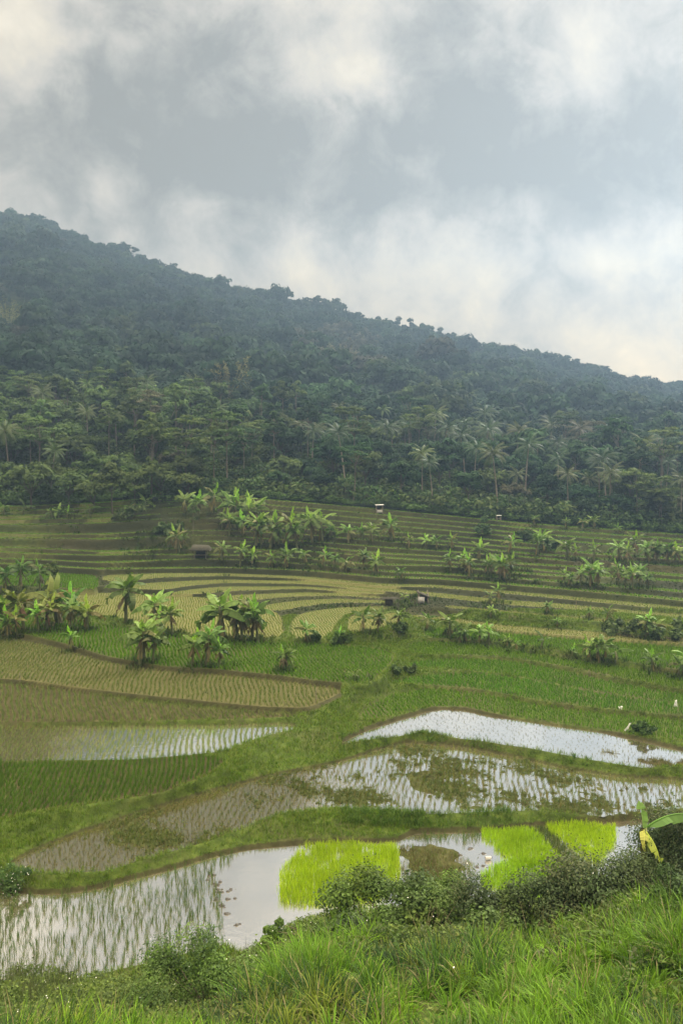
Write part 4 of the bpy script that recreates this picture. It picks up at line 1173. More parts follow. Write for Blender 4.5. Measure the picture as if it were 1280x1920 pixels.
for look, place, grp, kind, h0, L in BAN:
    L = sorted(L)
    for i, q in enumerate(L):
        h = q[2] if len(q) > 2 else h0
        lab = f"{look} {place}" if len(L) == 1 else f"{look}, {ORD[i]} from left, {place}"
        kk = kind if rng.uniform() < .8 or kind == 'young' else ('mid' if kind == 'tall' else 'tall')
        tint = None
        if 'bright' in look or 'yellowish' in look: tint = tuple(v * rng.uniform(.8, 1.15) for v in ((1.2, 1.22, 1.0),) for v in v)
        if look.startswith('dark'): tint = (.6, .7, .7)
        plant_banana(q[0], q[1], h, kk, lab, grp, tint)

# suckers and rank growth round the banana feet
bp = np.array([(b[0], b[1], b[2]) for b in BPOS]); rep_ = 16
x = np.repeat(bp[:, 0], rep_) + rng.normal(0, .75, len(bp) * rep_); y = np.repeat(bp[:, 1], rep_) + rng.normal(0, .6, len(bp) * rep_)
kk = (y > 66) | (rng.uniform(size=len(x)) < .25); x, y = x[kk], y[kk]
V, Q, T, C = clumps(x, y, gh(x, y) - .03, 6, .62, .10, [(.034, .056, .016), (.050, .078, .020), (.044, .052, .022), (.075, .105, .028)], .2, .6, .9, 2, .35)
tag(obj('bank_vegetation', mesh('bank_vegetation', V, Q, T, C), M['grass']), 'rank low growth round the feet of the banana plants', 'vegetation', None, 'stuff')

# the near banana plant at the right, each leaf a part of its own
Yb = 25.5
Xb = (1206 - 640) / F * Yb; Zb = float(gh(Xb, Yb)[0])
Zt = HC - (1545 - HY) / F * Yb
fb = empty('banana_plant', (Xb, Yb, Zb))
tag(fb, 'near banana plant with a yellowing leaf rising from the grey-green shrub', 'banana plant')
ms = MB(); tube(ms, [(0, 0, 0), (.02, 0, (Zt - Zb) * .4), (.02, 0, (Zt - Zb) * .75), (.0, 0, Zt - Zb - .15)], [.13, .11, .09, .06], 10, (1.5, 1.45, 1.2))
for a, ln_, cc_ in ((-2.2, 1.0, (.5, .4, .35)), (-1.0, .8, (3.2, 3.3, 3.0)), (2.6, .7, (.6, .5, .4))):
    s_ = np.array([-math.sin(a), math.cos(a), 0]) * .07; p0 = np.array([.07 * math.cos(a), .07 * math.sin(a), Zt - Zb - .1]); dd = np.array([math.cos(a) * .15, math.sin(a) * .15, -1]) * ln_
    ms.add([p0 - s_, p0 + s_, p0 + dd + s_ * .6, p0 + dd - s_ * .6], [[0, 1, 2, 3]], None, cc_)
obj('pseudostem', ms.mesh('pseudostem', True), M['pseudostem'], fb)
for az, el0, dr, L_, W_, tw, tear, c, lab in (
        (.12, .62, 1.25, 2.4, .60, 0, .12, (.085, .155, .028), 'broad green leaf arching to the right'),
        (2.2, 1.45, .12, .95, .40, .9, .15, (.20, .29, .09), 'short upright leaf with pale ribs'),
        (-.9, -.6, 1.0, 1.15, .46, .5, .35, (.34, .40, .07), 'yellowing leaf hanging down'),
        (-1.9, .35, 2.2, 1.0, .30, .3, .5, (.30, .33, .07), 'small yellow leaf drooping')):
    b = banana_leaf(L_, W_, az, el0, dr, tw, tear, c, 16, rng, fold=.3)
    V, Q, T, C = b.arrays(); V[:, 2] += Zt - Zb - .18
    o = obj('leaf', mesh('leaf', V, Q, T, C), M['banana'], fb); o['label'] = lab; o.color = (1, 1, 1, 1)
# ------------------------------------------------------------------ broadleaf trees
def crown_arrays(r, clumps_, npc, size, col, flat=.35, colvar=.25):
    mb = MB()
    for c, rad in clumps_:
        d = r.normal(size=(npc, 3)); d /= np.linalg.norm(d, axis=1)[:, None]
        low = d[:, 2] < -.25; d[low, 2] *= -.6
        P_ = np.asarray(c) + d * np.asarray(rad) * r.uniform(.7, 1.1, (npc, 1))
        N_ = d + r.normal(0, .3, (npc, 3)) + np.array([0, 0, flat])
        tone = r.uniform(1 - colvar, 1 + colvar)
        C_ = np.asarray(col) * tone * r.uniform(.75, 1.25, (npc, 1))
        V, Q, C = cards(P_, N_, r.uniform(.6, 1.25, npc) * size, .62, C_, None, r)
        mb.add(V, Q, None, C)
    return mb


def ell_clumps(r, c, rad, n, cr, zmin=-.55):
    out = []
    for i in range(n):
        d = r.normal(size=3); d /= np.linalg.norm(d)
        if d[2] < zmin: d[2] = -d[2]
        q = r.uniform(.45, .95)
        k = r.uniform(.7, 1.25) * cr
        out.append((np.asarray(c) + d * np.asarray(rad) * q, (k, k, k * .8)))
    return out


def limbs(mb, r, base, clumps_, rad, C=(.55, .5, .42), n=9):
    for c, k in [clumps_[i] for i in r.permutation(len(clumps_))[:n]]:
        c = np.asarray(c); t = np.linspace(0, 1, 5)[:, None]
        b = base + np.array([0, 0, r.uniform(-.8, .6)])
        P_ = b + (c - b) * t + np.sin(t * np.pi) * np.array([[r.normal(0, .25), r.normal(0, .25), -.35]])
        tube(mb, P_, np.linspace(rad * .5, rad * .12, 5), 5, C)


def tree_proto(seed, kind, npc=70, csize=.42):
    r = np.random.default_rng(seed); W1 = (1, 1, 1)
    tk = MB(); lean = r.uniform(-.5, .5, 2)
    if kind == 'round':
        H = 11; ct = np.array([lean[0] * .6, lean[1] * .6, 7.0]); rad = (3.6 * r.uniform(.85, 1.15), 3.6 * r.uniform(.85, 1.15), 3.4)
        cl_ = ell_clumps(r, ct, rad, 24, 1.35); trunk_h, tr = 5.0, .22
        tone = (.5, .46, .40)
    elif kind == 'dome':
        H = 9; ct = np.array([lean[0] * .4, lean[1] * .4, 5.2]); rad = (4.2, 4.0, 3.2)
        cl_ = ell_clumps(r, ct, rad, 28, 1.3, -.3); trunk_h, tr = 3.0, .25
        tone = (.42, .38, .33)
    elif kind == 'slender':
        H = 17; ct = np.array([lean[0] * 1.6, lean[1] * 1.6, 12.8]); rad = (3.0, 3.0, 3.6)
        cl_ = ell_clumps(r, ct, rad, 17, 1.05)
        cl_ += [((lean[0] + r.normal(0, .9), lean[1] + r.normal(0, .9), r.uniform(6, 9)), (.7, .7, .6)) for _ in range(3)]
        trunk_h, tr = 11.5, .17
        tone = (.75, .72, .65)
    elif kind == 'feather':     # wide, thin, level tiers of fine foliage
        H = 17; cl_ = []
        for i in range(20):
            a = r.uniform(0, 6.28); q = r.uniform(.3, 1) ** .7 * 4.6; zz = r.uniform(10.5, 16.2); q *= 1 - abs(zz - 13) / 7
            k = r.uniform(1.0, 1.6); cl_.append(((math.cos(a) * q + lean[0] * 1.5, math.sin(a) * q + lean[1] * 1.5, zz), (k * 1.25, k * 1.25, k * .35)))
        ct = np.array([lean[0] * 1.4, lean[1] * 1.4, 12.0]); trunk_h, tr = 10.5, .19
        tone = (.7, .67, .6)
    elif kind == 'gappy':       # ridge tree: a few separate balls on bare limbs
        H = 13; cl_ = []
        for i in range(26):
            a = r.uniform(0, 6.28); q = r.uniform(.05, 1) * 3.7; k = r.uniform(.85, 1.6)
            cl_.append(((math.cos(a) * q, math.sin(a) * q, r.uniform(1.8, 12.6) - q * .4), (k, k, k * .9)))
        ct = np.array([0, 0, 8.0]); trunk_h, tr = 7.0, .24
        tone = (.4, .38, .35)
    elif kind == 'umbrella':    # ridge tree with flat open tiers
        H = 13; cl_ = []
        for i in range(18):
            a = r.uniform(0, 6.28); q = r.uniform(.1, 1) * 5.4; k = r.uniform(1.0, 1.7)
            cl_.append(((math.cos(a) * q, math.sin(a) * q, 12.4 - q * .32 + r.normal(0, .7)), (k, k, k * .42)))
        ct = np.array([0, 0, 9.0]); trunk_h, tr = 8.0, .22
        tone = (.4, .38, .35)
    k = 6; t = np.linspace(0, 1, k)
    top = np.array([ct[0] * .8, ct[1] * .8, trunk_h])
    Pm = t[:, None] * top + np.stack([np.sin(t * 3.1) * lean[0] * .4, np.sin(t * 3.1) * lean[1] * .4, t * 0], -1)
    tube(tk, Pm, np.linspace(tr, tr * .5, k), 6, tone)
    if kind in ('slender', 'feather'): tube(tk, [Pm[-1], ct + np.array([0, 0, 2.4])], [tr * .5, tr * .15], 5, tone)
    limbs(tk, r, Pm[-1], cl_, tr, tone, 10)
    cr = crown_arrays(r, cl_, npc, csize * (.85 if kind in ('feather', 'umbrella') else 1), (1, 1, 1))
    return tk.mesh('trunk', True), cr.mesh('crown'), float(np.concatenate(cr.V)[:, 2].max())


TP = {k: [tree_proto(300 + 31 * i + 7 * j, k) for i in range(3)] for j, k in enumerate(('round', 'dome', 'slender', 'feather'))}
TP['gappy'] = [tree_proto(900 + i, 'gappy', 130, .40) for i in range(3)]
TP['umbrella'] = [tree_proto(930 + i, 'umbrella', 100, .42) for i in range(2)]


# ------------------------------------------------------------------ coconut palms
def palm_proto(seed, nf=19, nl=20):
    r = np.random.default_rng(seed)
    H = 11.0
    tk = MB(); ln = r.uniform(-1.3, 1.3, 2); t = np.linspace(0, 1, 8)
    Pm = np.stack([ln[0] * t ** 1.6, ln[1] * t ** 1.6, H * t], -1)
    tube(tk, Pm, np.concatenate([[.22], np.linspace(.15, .10, 7)]), 7, (.95, .92, .85))
    top = Pm[-1]; fr = MB()
    for i in range(nf):
        az = i * 2.4 + r.uniform(-.2, .2); f = i / (nf - 1)
        el0 = -.35 + 1.65 * f; L_ = r.uniform(3.0, 3.7); dr = 1.5 - .5 * f
        hx, hy = math.cos(az), math.sin(az); side = np.array([-hy, hx, 0.])
        c = top.copy(); pp = [c.copy()]; m = 9
        for k in range(m):
            e = el0 - dr * ((k + .5) / m) ** 1.1
            c = c + np.array([math.cos(e) * hx, math.cos(e) * hy, math.sin(e)]) * L_ / m; pp.append(c.copy())
        pp = np.array(pp); tube(fr, pp, np.linspace(.045, .012, len(pp)), 3, (1.5, 1.35, .9), False)
        tt = np.linspace(.12, .99, nl)
        q = np.stack([np.interp(tt * m, np.arange(m + 1), pp[:, a]) for a in range(3)], -1)
        q2 = np.stack([np.interp(np.minimum(tt * m + .45, m), np.arange(m + 1), pp[:, a]) for a in range(3)], -1)
        d = q2 - q; d /= np.linalg.norm(d, axis=1)[:, None] + 1e-9
        ll = .85 * np.sin(np.clip(tt, 0, 1) * 2.6 + .35) * r.uniform(.8, 1.15, nl)
        for sg in (-1, 1):
            tip = q + (side * sg * .8 + d * .55 + np.array([0, 0, -.45 - .3 * r.uniform()])) * ll[:, None]
            V = np.stack([q, q + d * .11, tip], 1).reshape(-1, 3)
            tone = r.uniform(.8, 1.2) * (1.0 if f > .15 else .9)
            fr.add(V, None, np.arange(3 * nl).reshape(-1, 3), np.array([1, 1, 1]) * tone)
    nuts = MB()
    for i in range(6):
        a = i * 1.05; o_ = top + np.array([math.cos(a) * .22, math.sin(a) * .22, -.25]); u = np.linspace(0, np.pi, 5)
        tube(nuts, np.stack([np.full(5, o_[0]), np.full(5, o_[1]), o_[2] + .15 * np.cos(u)], -1), .12 * np.sin(u) + .01, 6, (.6, .8, .3), False)
    V = np.concatenate(fr.V)
    return tk.mesh('trunk', True), fr.mesh('fronds'), nuts.mesh('coconuts', True), float(V[:, 2].max())


PP = [palm_proto(500 + i) for i in range(4)]


def bamboo_proto(seed, n=46):
    r = np.random.default_rng(seed); st = MB(); lf = MB()
    for i in range(n):
        a = r.uniform(0, 6.28); q = r.uniform(0, .9); L_ = r.uniform(9, 14.5); ln = r.uniform(.05, .34); bd = r.uniform(.3, 1.35)
        c = np.array([math.cos(a) * q, math.sin(a) * q, 0]); pp = [c.copy()]; m = 9
        for k in range(m):
            e = ln + bd * ((k + .5) / m) ** 2.6
            c = c + np.array([math.sin(e) * math.cos(a), math.sin(e) * math.sin(a), math.cos(e)]) * L_ / m; pp.append(c.copy())
        pp = np.array(pp); tube(st, pp, np.linspace(.05, .012, m + 1), 4, (1.3, 1.3, .7), False)
        k = 46; t = r.uniform(.35, 1, k) ** .8 * m
        q_ = np.stack([np.interp(t, np.arange(m + 1), pp[:, b]) for b in range(3)], -1) + r.normal(0, .28, (k, 3))
        V, Q, C = cards(q_, r.normal(size=(k, 3)) * .6 + np.array([math.cos(a), math.sin(a), .6]), r.uniform(.18, .42, k), .32, r.uniform(.8, 1.2, (k, 1)) * np.ones((1, 3)), None, r)
        lf.add(V, Q, None, C)
    return st.mesh('culms', True), lf.mesh('foliage'), float(np.concatenate(lf.V)[:, 2].max())


BB = [bamboo_proto(700 + i) for i in range(2)]


def put_tree(kind, loc, s, rz, label, group, color, cat='tree', proto=None):
    if kind == 'palm':
        tk, fr, nu, H = PP[rng.integers(0, len(PP))] if proto is None else PP[proto]
        o = empty('coconut_palm', loc, rz, s); tag(o, label, 'palm', group)
        obj('trunk', tk, M['bark'], o); f = obj('fronds', fr, M['palm'], o); f.color = (*color, 1)
        n_ = obj('coconuts', nu, M['palm'], o); n_.color = (.10, .12, .03, 1)
        return o
    if kind == 'bamboo':
        st, lf, H = BB[rng.integers(0, 2)]
        o = empty('bamboo_clump', loc, rz, s); tag(o, label, 'bamboo', group)
        obj('culms', st, M['bark'], o); f = obj('foliage', lf, M['crown'], o); f.color = (*color, 1)
        f['kind'] = 'stuff'
        return o
    tk, cr, H = TP[kind][rng.integers(0, len(TP[kind]))]
    o = empty('broadleaf_tree', loc, rz, s); tag(o, label, cat, group)
    obj('trunk', tk, M['bark'], o); f = obj('crown', cr, M['crown'], o); f.color = (*color, 1)
    return o


# ------------------------------------------------------------------ where the trees of the hill stand
def dart(n_try, s0, s1, spacing):
    u = rng.uniform(-.56, .56, n_try); s = rng.uniform(s0, s1, n_try)
    x, y, z = hill_at(u, s)
    # favour even ground density rather than even picture density
    k = rng.uniform(size=n_try) < y / 560
    u, s, x, y, z = u[k], s[k], x[k], y[k], z[k]
    grid = {}; keep = []
    for i in range(len(x)):
        sp = spacing * (1 + .25 * vnoise(x[i], y[i], .03, 81)); cx, cy = int(x[i] // 8), int(y[i] // 8); ok = True
        for a in (-1, 0, 1):
            for b in (-1, 0, 1):
                for j in grid.get((cx + a, cy + b), ()):
                    if (x[i] - x[j]) ** 2 + (y[i] - y[j]) ** 2 < sp * sp: ok = False; break
                if not ok: break
            if not ok: break
        if ok: grid.setdefault((cx, cy), []).append(i); keep.append(i)
    return u[keep], s[keep], x[keep], y[keep], z[keep]


A1 = dart(60000, .004, .93, 5.9); A2 = dart(50000, .93, 1.03, 3.5)
tu, ts, tx, ty, tz = (np.concatenate([a, b]) for a, b in zip(A1, A2))
tpx = 640 + F * tu; tpy = HY + F * (HC - tz) / ty
tree_s = ts
order = np.argsort(ty - .22 * (YtopL(np.clip(tpx, -480, 1580))) + np.where(np.abs(tu) > .47, 400, 0))
NIND = 290
ind = order[:NIND]; rest = order[NIND:]

# the far wood: one mass of crowns on the upper hill
def far_crown(seed, ncl, npc, size, rad, cr, zc):
    r = np.random.default_rng(seed)
    cl_ = ell_clumps(r, (0, 0, zc), rad, ncl, cr, -.2)
    mb = crown_arrays(r, cl_, npc, size, (1, 1, 1), .3, .22)
    if seed % 2: tube(mb, [(0, 0, -1), (.1, .1, 3), (.0, .2, 6)], [.16, .12, .07], 4, (2.6, 2.4, 2.6))
    return mb.arrays()
def far_palm(seed):
    r = np.random.default_rng(seed); P_, N_, = [], []
    mb = MB()
    for i in range(13):
        az = i * 2.4; e0 = -.2 + 1.4 * i / 12; c = np.array([0, 0, 11.]); d0 = None
        side = np.array([-math.sin(az), math.cos(az), 0]); pts_ = [c]
        for k in range(4):
            e = e0 - 1.5 * (k + .5) / 4; c = c + np.array([math.cos(e) * math.cos(az), math.cos(e) * math.sin(az), math.sin(e)]) * .85; pts_.append(c)
        w = [.12, .42, .5, .36, .04]
        V = np.concatenate([[p - side * w[k] - np.array([0, 0, w[k] * .6]), p, p + side * w[k] - np.array([0, 0, w[k] * .6])] for k, p in enumerate(pts_)])
        Q = []
        for k in range(4): Q += [[3 * k, 3 * k + 1, 3 * k + 4, 3 * k + 3], [3 * k + 1, 3 * k + 2, 3 * k + 5, 3 * k + 4]]
        mb.add(V, Q, None, np.ones(3) * r.uniform(.8, 1.3))
    tube(mb, [(0, 0, 0), (.1, 0, 11)], [.14, .10], 4, (2.2, 2.0, 1.9))
    return mb.arrays()
FC = [far_crown(40 + i, 17, 40, .56, (3.2 * (1 + .12 * (i % 3)), 3.2, 2.8 + .35 * (i % 2)), 1.4, 6.0 + .5 * (i % 3)) for i in range(6)]
FP = [far_palm(60 + i) for i in range(2)]
mbf = MB()
cA, cB, cC, cD = np.array((.015, .032, .017)), np.array((.024, .045, .020)), np.array((.046, .062, .024)), np.array((.052, .052, .040))
for q in rest:
    s = ts[q]; r_ = rng.uniform()
    nz = vnoise(tx[q], ty[q], .03, 91) + .5 * rng.normal()
    col = cA * (1 - np.clip(.5 + .5 * nz, 0, 1)) + cB * np.clip(.5 + .5 * nz, 0, 1)
    if r_ < .07: col = cC
    elif r_ < .085: col = cD
    # a paler, leafless-looking drift of trees in the middle of the slope
    if abs(tpx[q] - 640) < 75 and abs(tpy[q] - 690) < 45 and r_ < .6: col = cD * 1.25
    if abs(tpx[q] - 600) < 70 and abs(tpy[q] - 800) < 50 and r_ < .6: col = cB * 1.5
    if abs(tpx[q] - 830) < 50 and abs(tpy[q] - 800) < 45 and r_ < .7: col = cC * 1.1
    col = col * rng.uniform(.6, 1.45) * np.interp(s, [0, .35, .7], [1.35, 1.1, .9])
    palm = rng.uniform() < np.interp(s, [0, .3, .6, 1], [.2, .12, .05, .02])
    V, Q, T, C = FP[rng.integers(0, 2)] if palm else FC[rng.integers(0, 6)]
    k = (.85 + 1.1 * rng.uniform() ** 1.4 + (.55 if rng.uniform() < .05 else 0)) * np.interp(s, [0, .5, .9, .95, 1.05], [1.15, 1.12, 1.05, .95, .95]); a = rng.uniform(0, 6.28)
    if palm: k = min(k, 1.05)
    V2 = np.stack([(V[:, 0] * math.cos(a) - V[:, 1] * math.sin(a)) * k, (V[:, 0] * math.sin(a) + V[:, 1] * math.cos(a)) * k, V[:, 2] * k * rng.uniform(.9, 1.2)], -1) + np.array([tx[q], ty[q], tz[q] - 2.4 * k])
    mbf.add(V2, Q, T, C * col)
tag(obj('forest', mbf.mesh('forest'), M['forest']), 'dense dark forest clothing the whole upper slope of the hill', 'forest', None, 'stuff')

# undergrowth closing the foot of the wood
un = 5200
uu_ = rng.uniform(-.54, .54, un); us_ = rng.uniform(-.004, .30, un) ** 1.0
ux, uy, uz = hill_at(uu_, np.maximum(us_, 0))
mbu = MB()
for i in range(un):
    V, Q, T, C = FC[i % 6]
    sel = rng.permutation(680)[:60]
    k = rng.uniform(.3, .85)
    Vq = V[:2720].reshape(-1, 4, 3)[sel].reshape(-1, 3)
    Vq = (Vq - np.array([0, 0, 4.5])) * k * np.array([1.1, 1.1, 1.0]) + np.array([ux[i], uy[i], uz[i]])
    mbu.add(Vq, np.arange(240).reshape(60, 4), None, np.array((.062, .095, .030)) * rng.uniform(.5, 1.6) * np.array([rng.uniform(.9, 1.3), 1, 1]))
for i in range(900):      # scrub spilling out onto the top terrace
    u_ = rng.uniform(-.5, .5); pq = 640 + F * u_
    Ye_ = float(YtopL(pq)) * 1.03; Y_ = Ye_ + 1.5 - abs(rng.normal(0, 2.2)) * (2.0 if pq < 330 else 1.0)
    V, Q, T, C = FC[i % 6]; sel = rng.permutation(680)[:50]; k = rng.uniform(.12, .38) * (1.4 if pq < 330 else 1.0)
    Vq = (V[:2720].reshape(-1, 4, 3)[sel].reshape(-1, 3) - np.array([0, 0, 4.2])) * k * np.array([1.15, 1.15, 1]) + np.array([u_ * Y_, Y_, float(gh(u_ * Y_, Y_)[0])])
    mbu.add(Vq, np.arange(200).reshape(50, 4), None, np.array((.078, .122, .034)) * rng.uniform(.5, 1.6))
tag(obj('undergrowth', mbu.mesh('undergrowth'), M['forest']), 'tangled undergrowth filling the foot of the wood', 'undergrowth', None, 'stuff')

# the nearer trees, one by one
BINS = [(-999, 130, 'at the far left end'), (130, 300, 'over the left meadow'), (300, 430, 'left of the top terrace'), (430, 560, 'over the big banana grove'),
        (560, 690, 'left of the white-roofed hut'), (690, 800, 'behind the white-roofed hut'), (800, 920, 'right of the white-roofed hut'),
        (920, 1040, 'behind the small white-roofed shelter'), (1040, 1170, 'behind the tall pale palm trunks'), (1170, 2300, 'at the right end')]
LOOK = {'round': 'dark rounded tree', 'dome': 'broad domed tree', 'slender': 'slender pale-trunked tree', 'feather': 'tall feathery tree', 'palm': 'coconut palm'}
ROWN = ['front row', 'second row', 'third row', 'fourth row', 'fifth row', 'sixth row', 'seventh row', 'eighth row', 'ninth row', 'tenth row', 'last row']
recs = []
for q in ind:
    s = ts[q]; px = tpx[q]
    r_ = rng.uniform()
    wl = np.interp(px, [0, 430, 560, 1280], [.17, .17, .08, .12])
    pal = np.interp(px, [0, 200, 450, 700, 1000, 1280], [.16, .08, .10, .24, .26, .22])
    kind = 'palm' if r_ < pal else 'slender' if r_ < pal + wl else 'feather' if r_ < pal + wl + (.14 if px > 1100 or px < 480 else .05) else 'dome' if r_ < .82 else 'round'
    recs.append([q, px, s, kind])
for lo, hi, nm in BINS:
    B_ = sorted([r for r in recs if lo <= r[1] < hi], key=lambda r: ty[r[0]] - .22 * YtopL(r[1]))
    for row in range(0, (len(B_) + 5) // 6):
        grp = sorted(B_[row * 6:row * 6 + 6], key=lambda r: r[1])
        for i, (q, px, s, kind) in enumerate(grp):
            lab = f"{LOOK[kind]}, {ORD[i]} from left, {ROWN[min(row, 10)]} of wood, {nm}"
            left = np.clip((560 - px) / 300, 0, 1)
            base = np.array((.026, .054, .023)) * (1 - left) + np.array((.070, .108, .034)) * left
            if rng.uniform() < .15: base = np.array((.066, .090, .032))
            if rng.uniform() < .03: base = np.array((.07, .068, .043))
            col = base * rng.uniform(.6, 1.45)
            front = row == 0
            sc = {'palm': 1.12, 'slender': 1.0, 'feather': .98, 'round': 1.2, 'dome': 1.15}[kind] * rng.uniform(.78, 1.18)
            if front and kind in ('round', 'dome'): sc *= .72
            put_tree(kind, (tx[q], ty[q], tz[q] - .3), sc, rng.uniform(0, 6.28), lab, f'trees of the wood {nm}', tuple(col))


def hill_ray(px, py):
    """point of the hill seen at a photo pixel"""
    u = (px - 640) / F; s = np.linspace(0, 1.02, 400)
    x, y, z = hill_at(np.full(400, u), s)
    pr = HY + F * (HC - z) / y
    k = int(np.argmin(np.abs(pr - py)))
    return x[k], y[k], z[k]


def special(kind, px, py, hpx, label, col, group=None, crest_=False, cat='tree'):
    X, Y, Z = hill_ray(px, py) if py < 925 or crest_ else ray(px, py)
    H = {'palm': PP[0][3], 'bamboo': BB[0][2]}.get(kind) or TP[kind][0][2]
    return put_tree(kind, (X, Y, Z - (1.9 if kind == 'gappy' and crest_ else .3)), hpx * Y / F / H, rng.uniform(0, 6.28), label, group, col, cat)


DK = (.020, .036, .019); OLV = (.080, .112, .036)
special('umbrella', 240, 492, 46, 'open umbrella-shaped tree alone on the upper left skyline', DK, None, True)
special('umbrella', 595, 590, 50, 'open flat-topped tree on the skyline left of the gappy crest trees', DK, None, True)
special('umbrella', 1122, 706, 48, 'wide flat-topped tree on the skyline near the right end', DK, None, True)
special('umbrella', 1272, 738, 44, 'flat-topped tree on the skyline at the right edge', DK, None, True)
for px, py, h, lab in ((672, 612, 46, 'balled crest tree leftmost of the skyline row'), (709, 620, 48, 'narrow balled crest tree with a gap at its right'), (742, 632, 54, 'tallest see-through crest tree, left of the gappy pair'),
                       (775, 640, 58, 'see-through crest tree, right of the gappy pair'), (820, 646, 52, 'dense rounded crest tree right of the gappy pair'), (848, 652, 50, 'balled crest tree second right of the gappy pair'),
                       (880, 660, 48, 'small balled crest tree before the skyline dips'), (945, 676, 48, 'ragged crest tree halfway down the right skyline'), (965, 682, 46, 'ragged crest tree just right of the halfway one'),
                       (1010, 690, 42, 'balled crest tree between the ragged pair and the flat-topped one'), (1040, 696, 40, 'small crest tree left of the wide flat-topped one'), (1200, 730, 40, 'small crest tree right of the wide flat-topped one')):
    special('gappy', px, py + 8, h * 1.0, lab, DK, 'trees standing out on the ridge skyline', True)
special('bamboo', 432, 772, 105, 'yellowish bamboo clump with arching plumes in the middle of the slope', (.15, .14, .055), None)
special('bamboo', 375, 768, 74, 'greenish bamboo clump just left of the yellowish one', (.10, .115, .045), None)
special('bamboo', 15, 650, 90, 'yellowish bamboo clump high at the left edge of the hill', (.12, .125, .05), None)
special('bamboo', 640, 715, 75, 'greyish bare-looking bamboo clump high on the middle slope', (.13, .12, .095), None)
special('bamboo', 1110, 850, 72, 'pale feathery bamboo clump behind the right-hand palms', (.09, .10, .05), None)
for px, py, h, lab in ((1142, 984, 122, 'tall coconut palm with a pale twin trunk right of the small shelter'), (1150, 982, 104, 'second pale-trunked palm leaning beside the tallest one'), (1064, 978, 110, 'coconut palm with bending trunk left of the pale twin'),
                       (1108, 975, 96, 'shorter coconut palm between the bending palm and the pale twin'), (964, 965, 94, 'bushy-headed coconut palm above the small shelter'), (1275, 996, 120, 'palm with bright pale trunk at the right edge'),
                       (565, 862, 82, 'left palm of the pale pair above the banana grove'), (600, 866, 78, 'right palm of the pale pair above the banana grove'), (520, 872, 66, 'palm with drooping crown left of the pale pair'),
                       (760, 868, 76, 'first palm of the trio above the white-roofed hut'), (800, 868, 72, 'middle palm of the trio above the white-roofed hut'), (842, 866, 74, 'last palm of the trio above the white-roofed hut'),
                       (14, 795, 78, 'pale-stemmed palm at the left edge of the slope'), (66, 790, 66, 'second palm from the left edge of the slope'), (150, 770, 58, 'dark palm on the slope right of the left-edge palms')):
    special('palm', px, py, h, lab, (.062, .082, .032) if py > 900 else (.058, .076, .033), 'palms standing out from the wood')
for px, py, h, kind, lab in ((212, 962, 96, 'round', 'leafy tree standing alone on the left meadow'), (284, 935, 158, 'slender', 'very tall pale-trunked tree over the left meadow'), (402, 922, 130, 'slender', 'leaning pale-trunked tree at the left end of the top terrace'),
                             (345, 925, 150, 'feather', 'tall feathery tree left of the leaning pale trunk'), (60, 950, 90, 'dome', 'low spreading tree at the left end of the meadow'), (130, 948, 70, 'dome', 'low dark tree between the meadow bananas'),
                             (10, 945, 80, 'round', 'dark leafy tree at the left edge behind the meadow'), (362, 1000, 58, 'slender', 'thin young tree beside the banana grove'), (690, 938, 82, 'dome', 'yellowish broad tree just left of the white-roofed hut'),
                             (1196, 990, 118, 'feather', 'feathery pale-stemmed tree right of the tall palms'), (1240, 995, 110, 'feather', 'feathery tree at the right end of the wood edge'), (100, 1100, 52, 'gappy', 'sparse half-bare tree behind the left banana clump'), (175, 958, 66, 'dome', 'spreading tree left of the lone leafy tree'), (252, 955, 74, 'round', 'leafy tree just right of the lone leafy tree'), (300, 940, 84, 'dome', 'broad tree at the top of the meadow'), (92, 944, 84, 'round', 'leafy tree behind the meadow bananas'), (352, 940, 60, 'dome', 'low tree left end of the top terrace')):
    special(kind, px, py, h, lab, OLV if 'yellowish' not in lab else (.12, .125, .045))


# small bushes out in the fields
def field_bush(px, py, wpx, hpx, label, cols, group=None):
    X, Y, Z = ray(px, py)
    shrub('bush', label, px, py, wpx, hpx, Y, .05 * Y / 26 * 1.25, cols, 11, 90, 0, .8, 'bush')


DB = [(.050, .085, .030), (.068, .105, .036)]
field_bush(905, 1004, 34, 36, 'dark rounded bush on the upper terrace below the small shelter', DB)
field_bush(742, 1262, 22, 26, 'left one of two small dark bushes in the green rice', DB)
field_bush(770, 1262, 26, 24, 'right one of two small dark bushes in the green rice', DB)
field_bush(1190, 1196, 90, 30, 'wide dark bush on the bank at the right edge', DB)
field_bush(1262, 1200, 100, 34, 'dark hedge-like bush at the right edge beyond the green rice', DB)
field_bush(1150, 1182, 44, 22, 'low dark bush at the end of the long pale strips', DB)
field_bush(748, 1186, 34, 16, 'green bush among the bananas at the fan foot', [(.055, .09, .028)])
field_bush(845, 1192, 36, 14, 'green bush under the bananas above the right rice', [(.05, .085, .028)])
field_bush(1206, 1378, 46, 34, 'dark green bush on the bund beside the white plastic sheet', [(.045, .085, .024)])
field_bush(585, 1200, 30, 12, 'low green bush at the toe of the fan terraces', [(.055, .095, .03)])
field_bush(640, 1204, 46, 18, 'low green bush below the earth bund of the fan terraces', [(.06, .10, .03)])
field_bush(250, 972, 70, 26, 'rough bush under the lone leafy tree on the meadow', DB)
field_bush(320, 1000, 60, 26, 'dark thicket left of the thatched shelter', DB)
field_bush(985, 1010, 30, 14, 'low dark bush right of the dark rounded one', DB)
field_bush(1035, 1030, 50, 20, 'low bush on the bank among upper right bananas', DB)

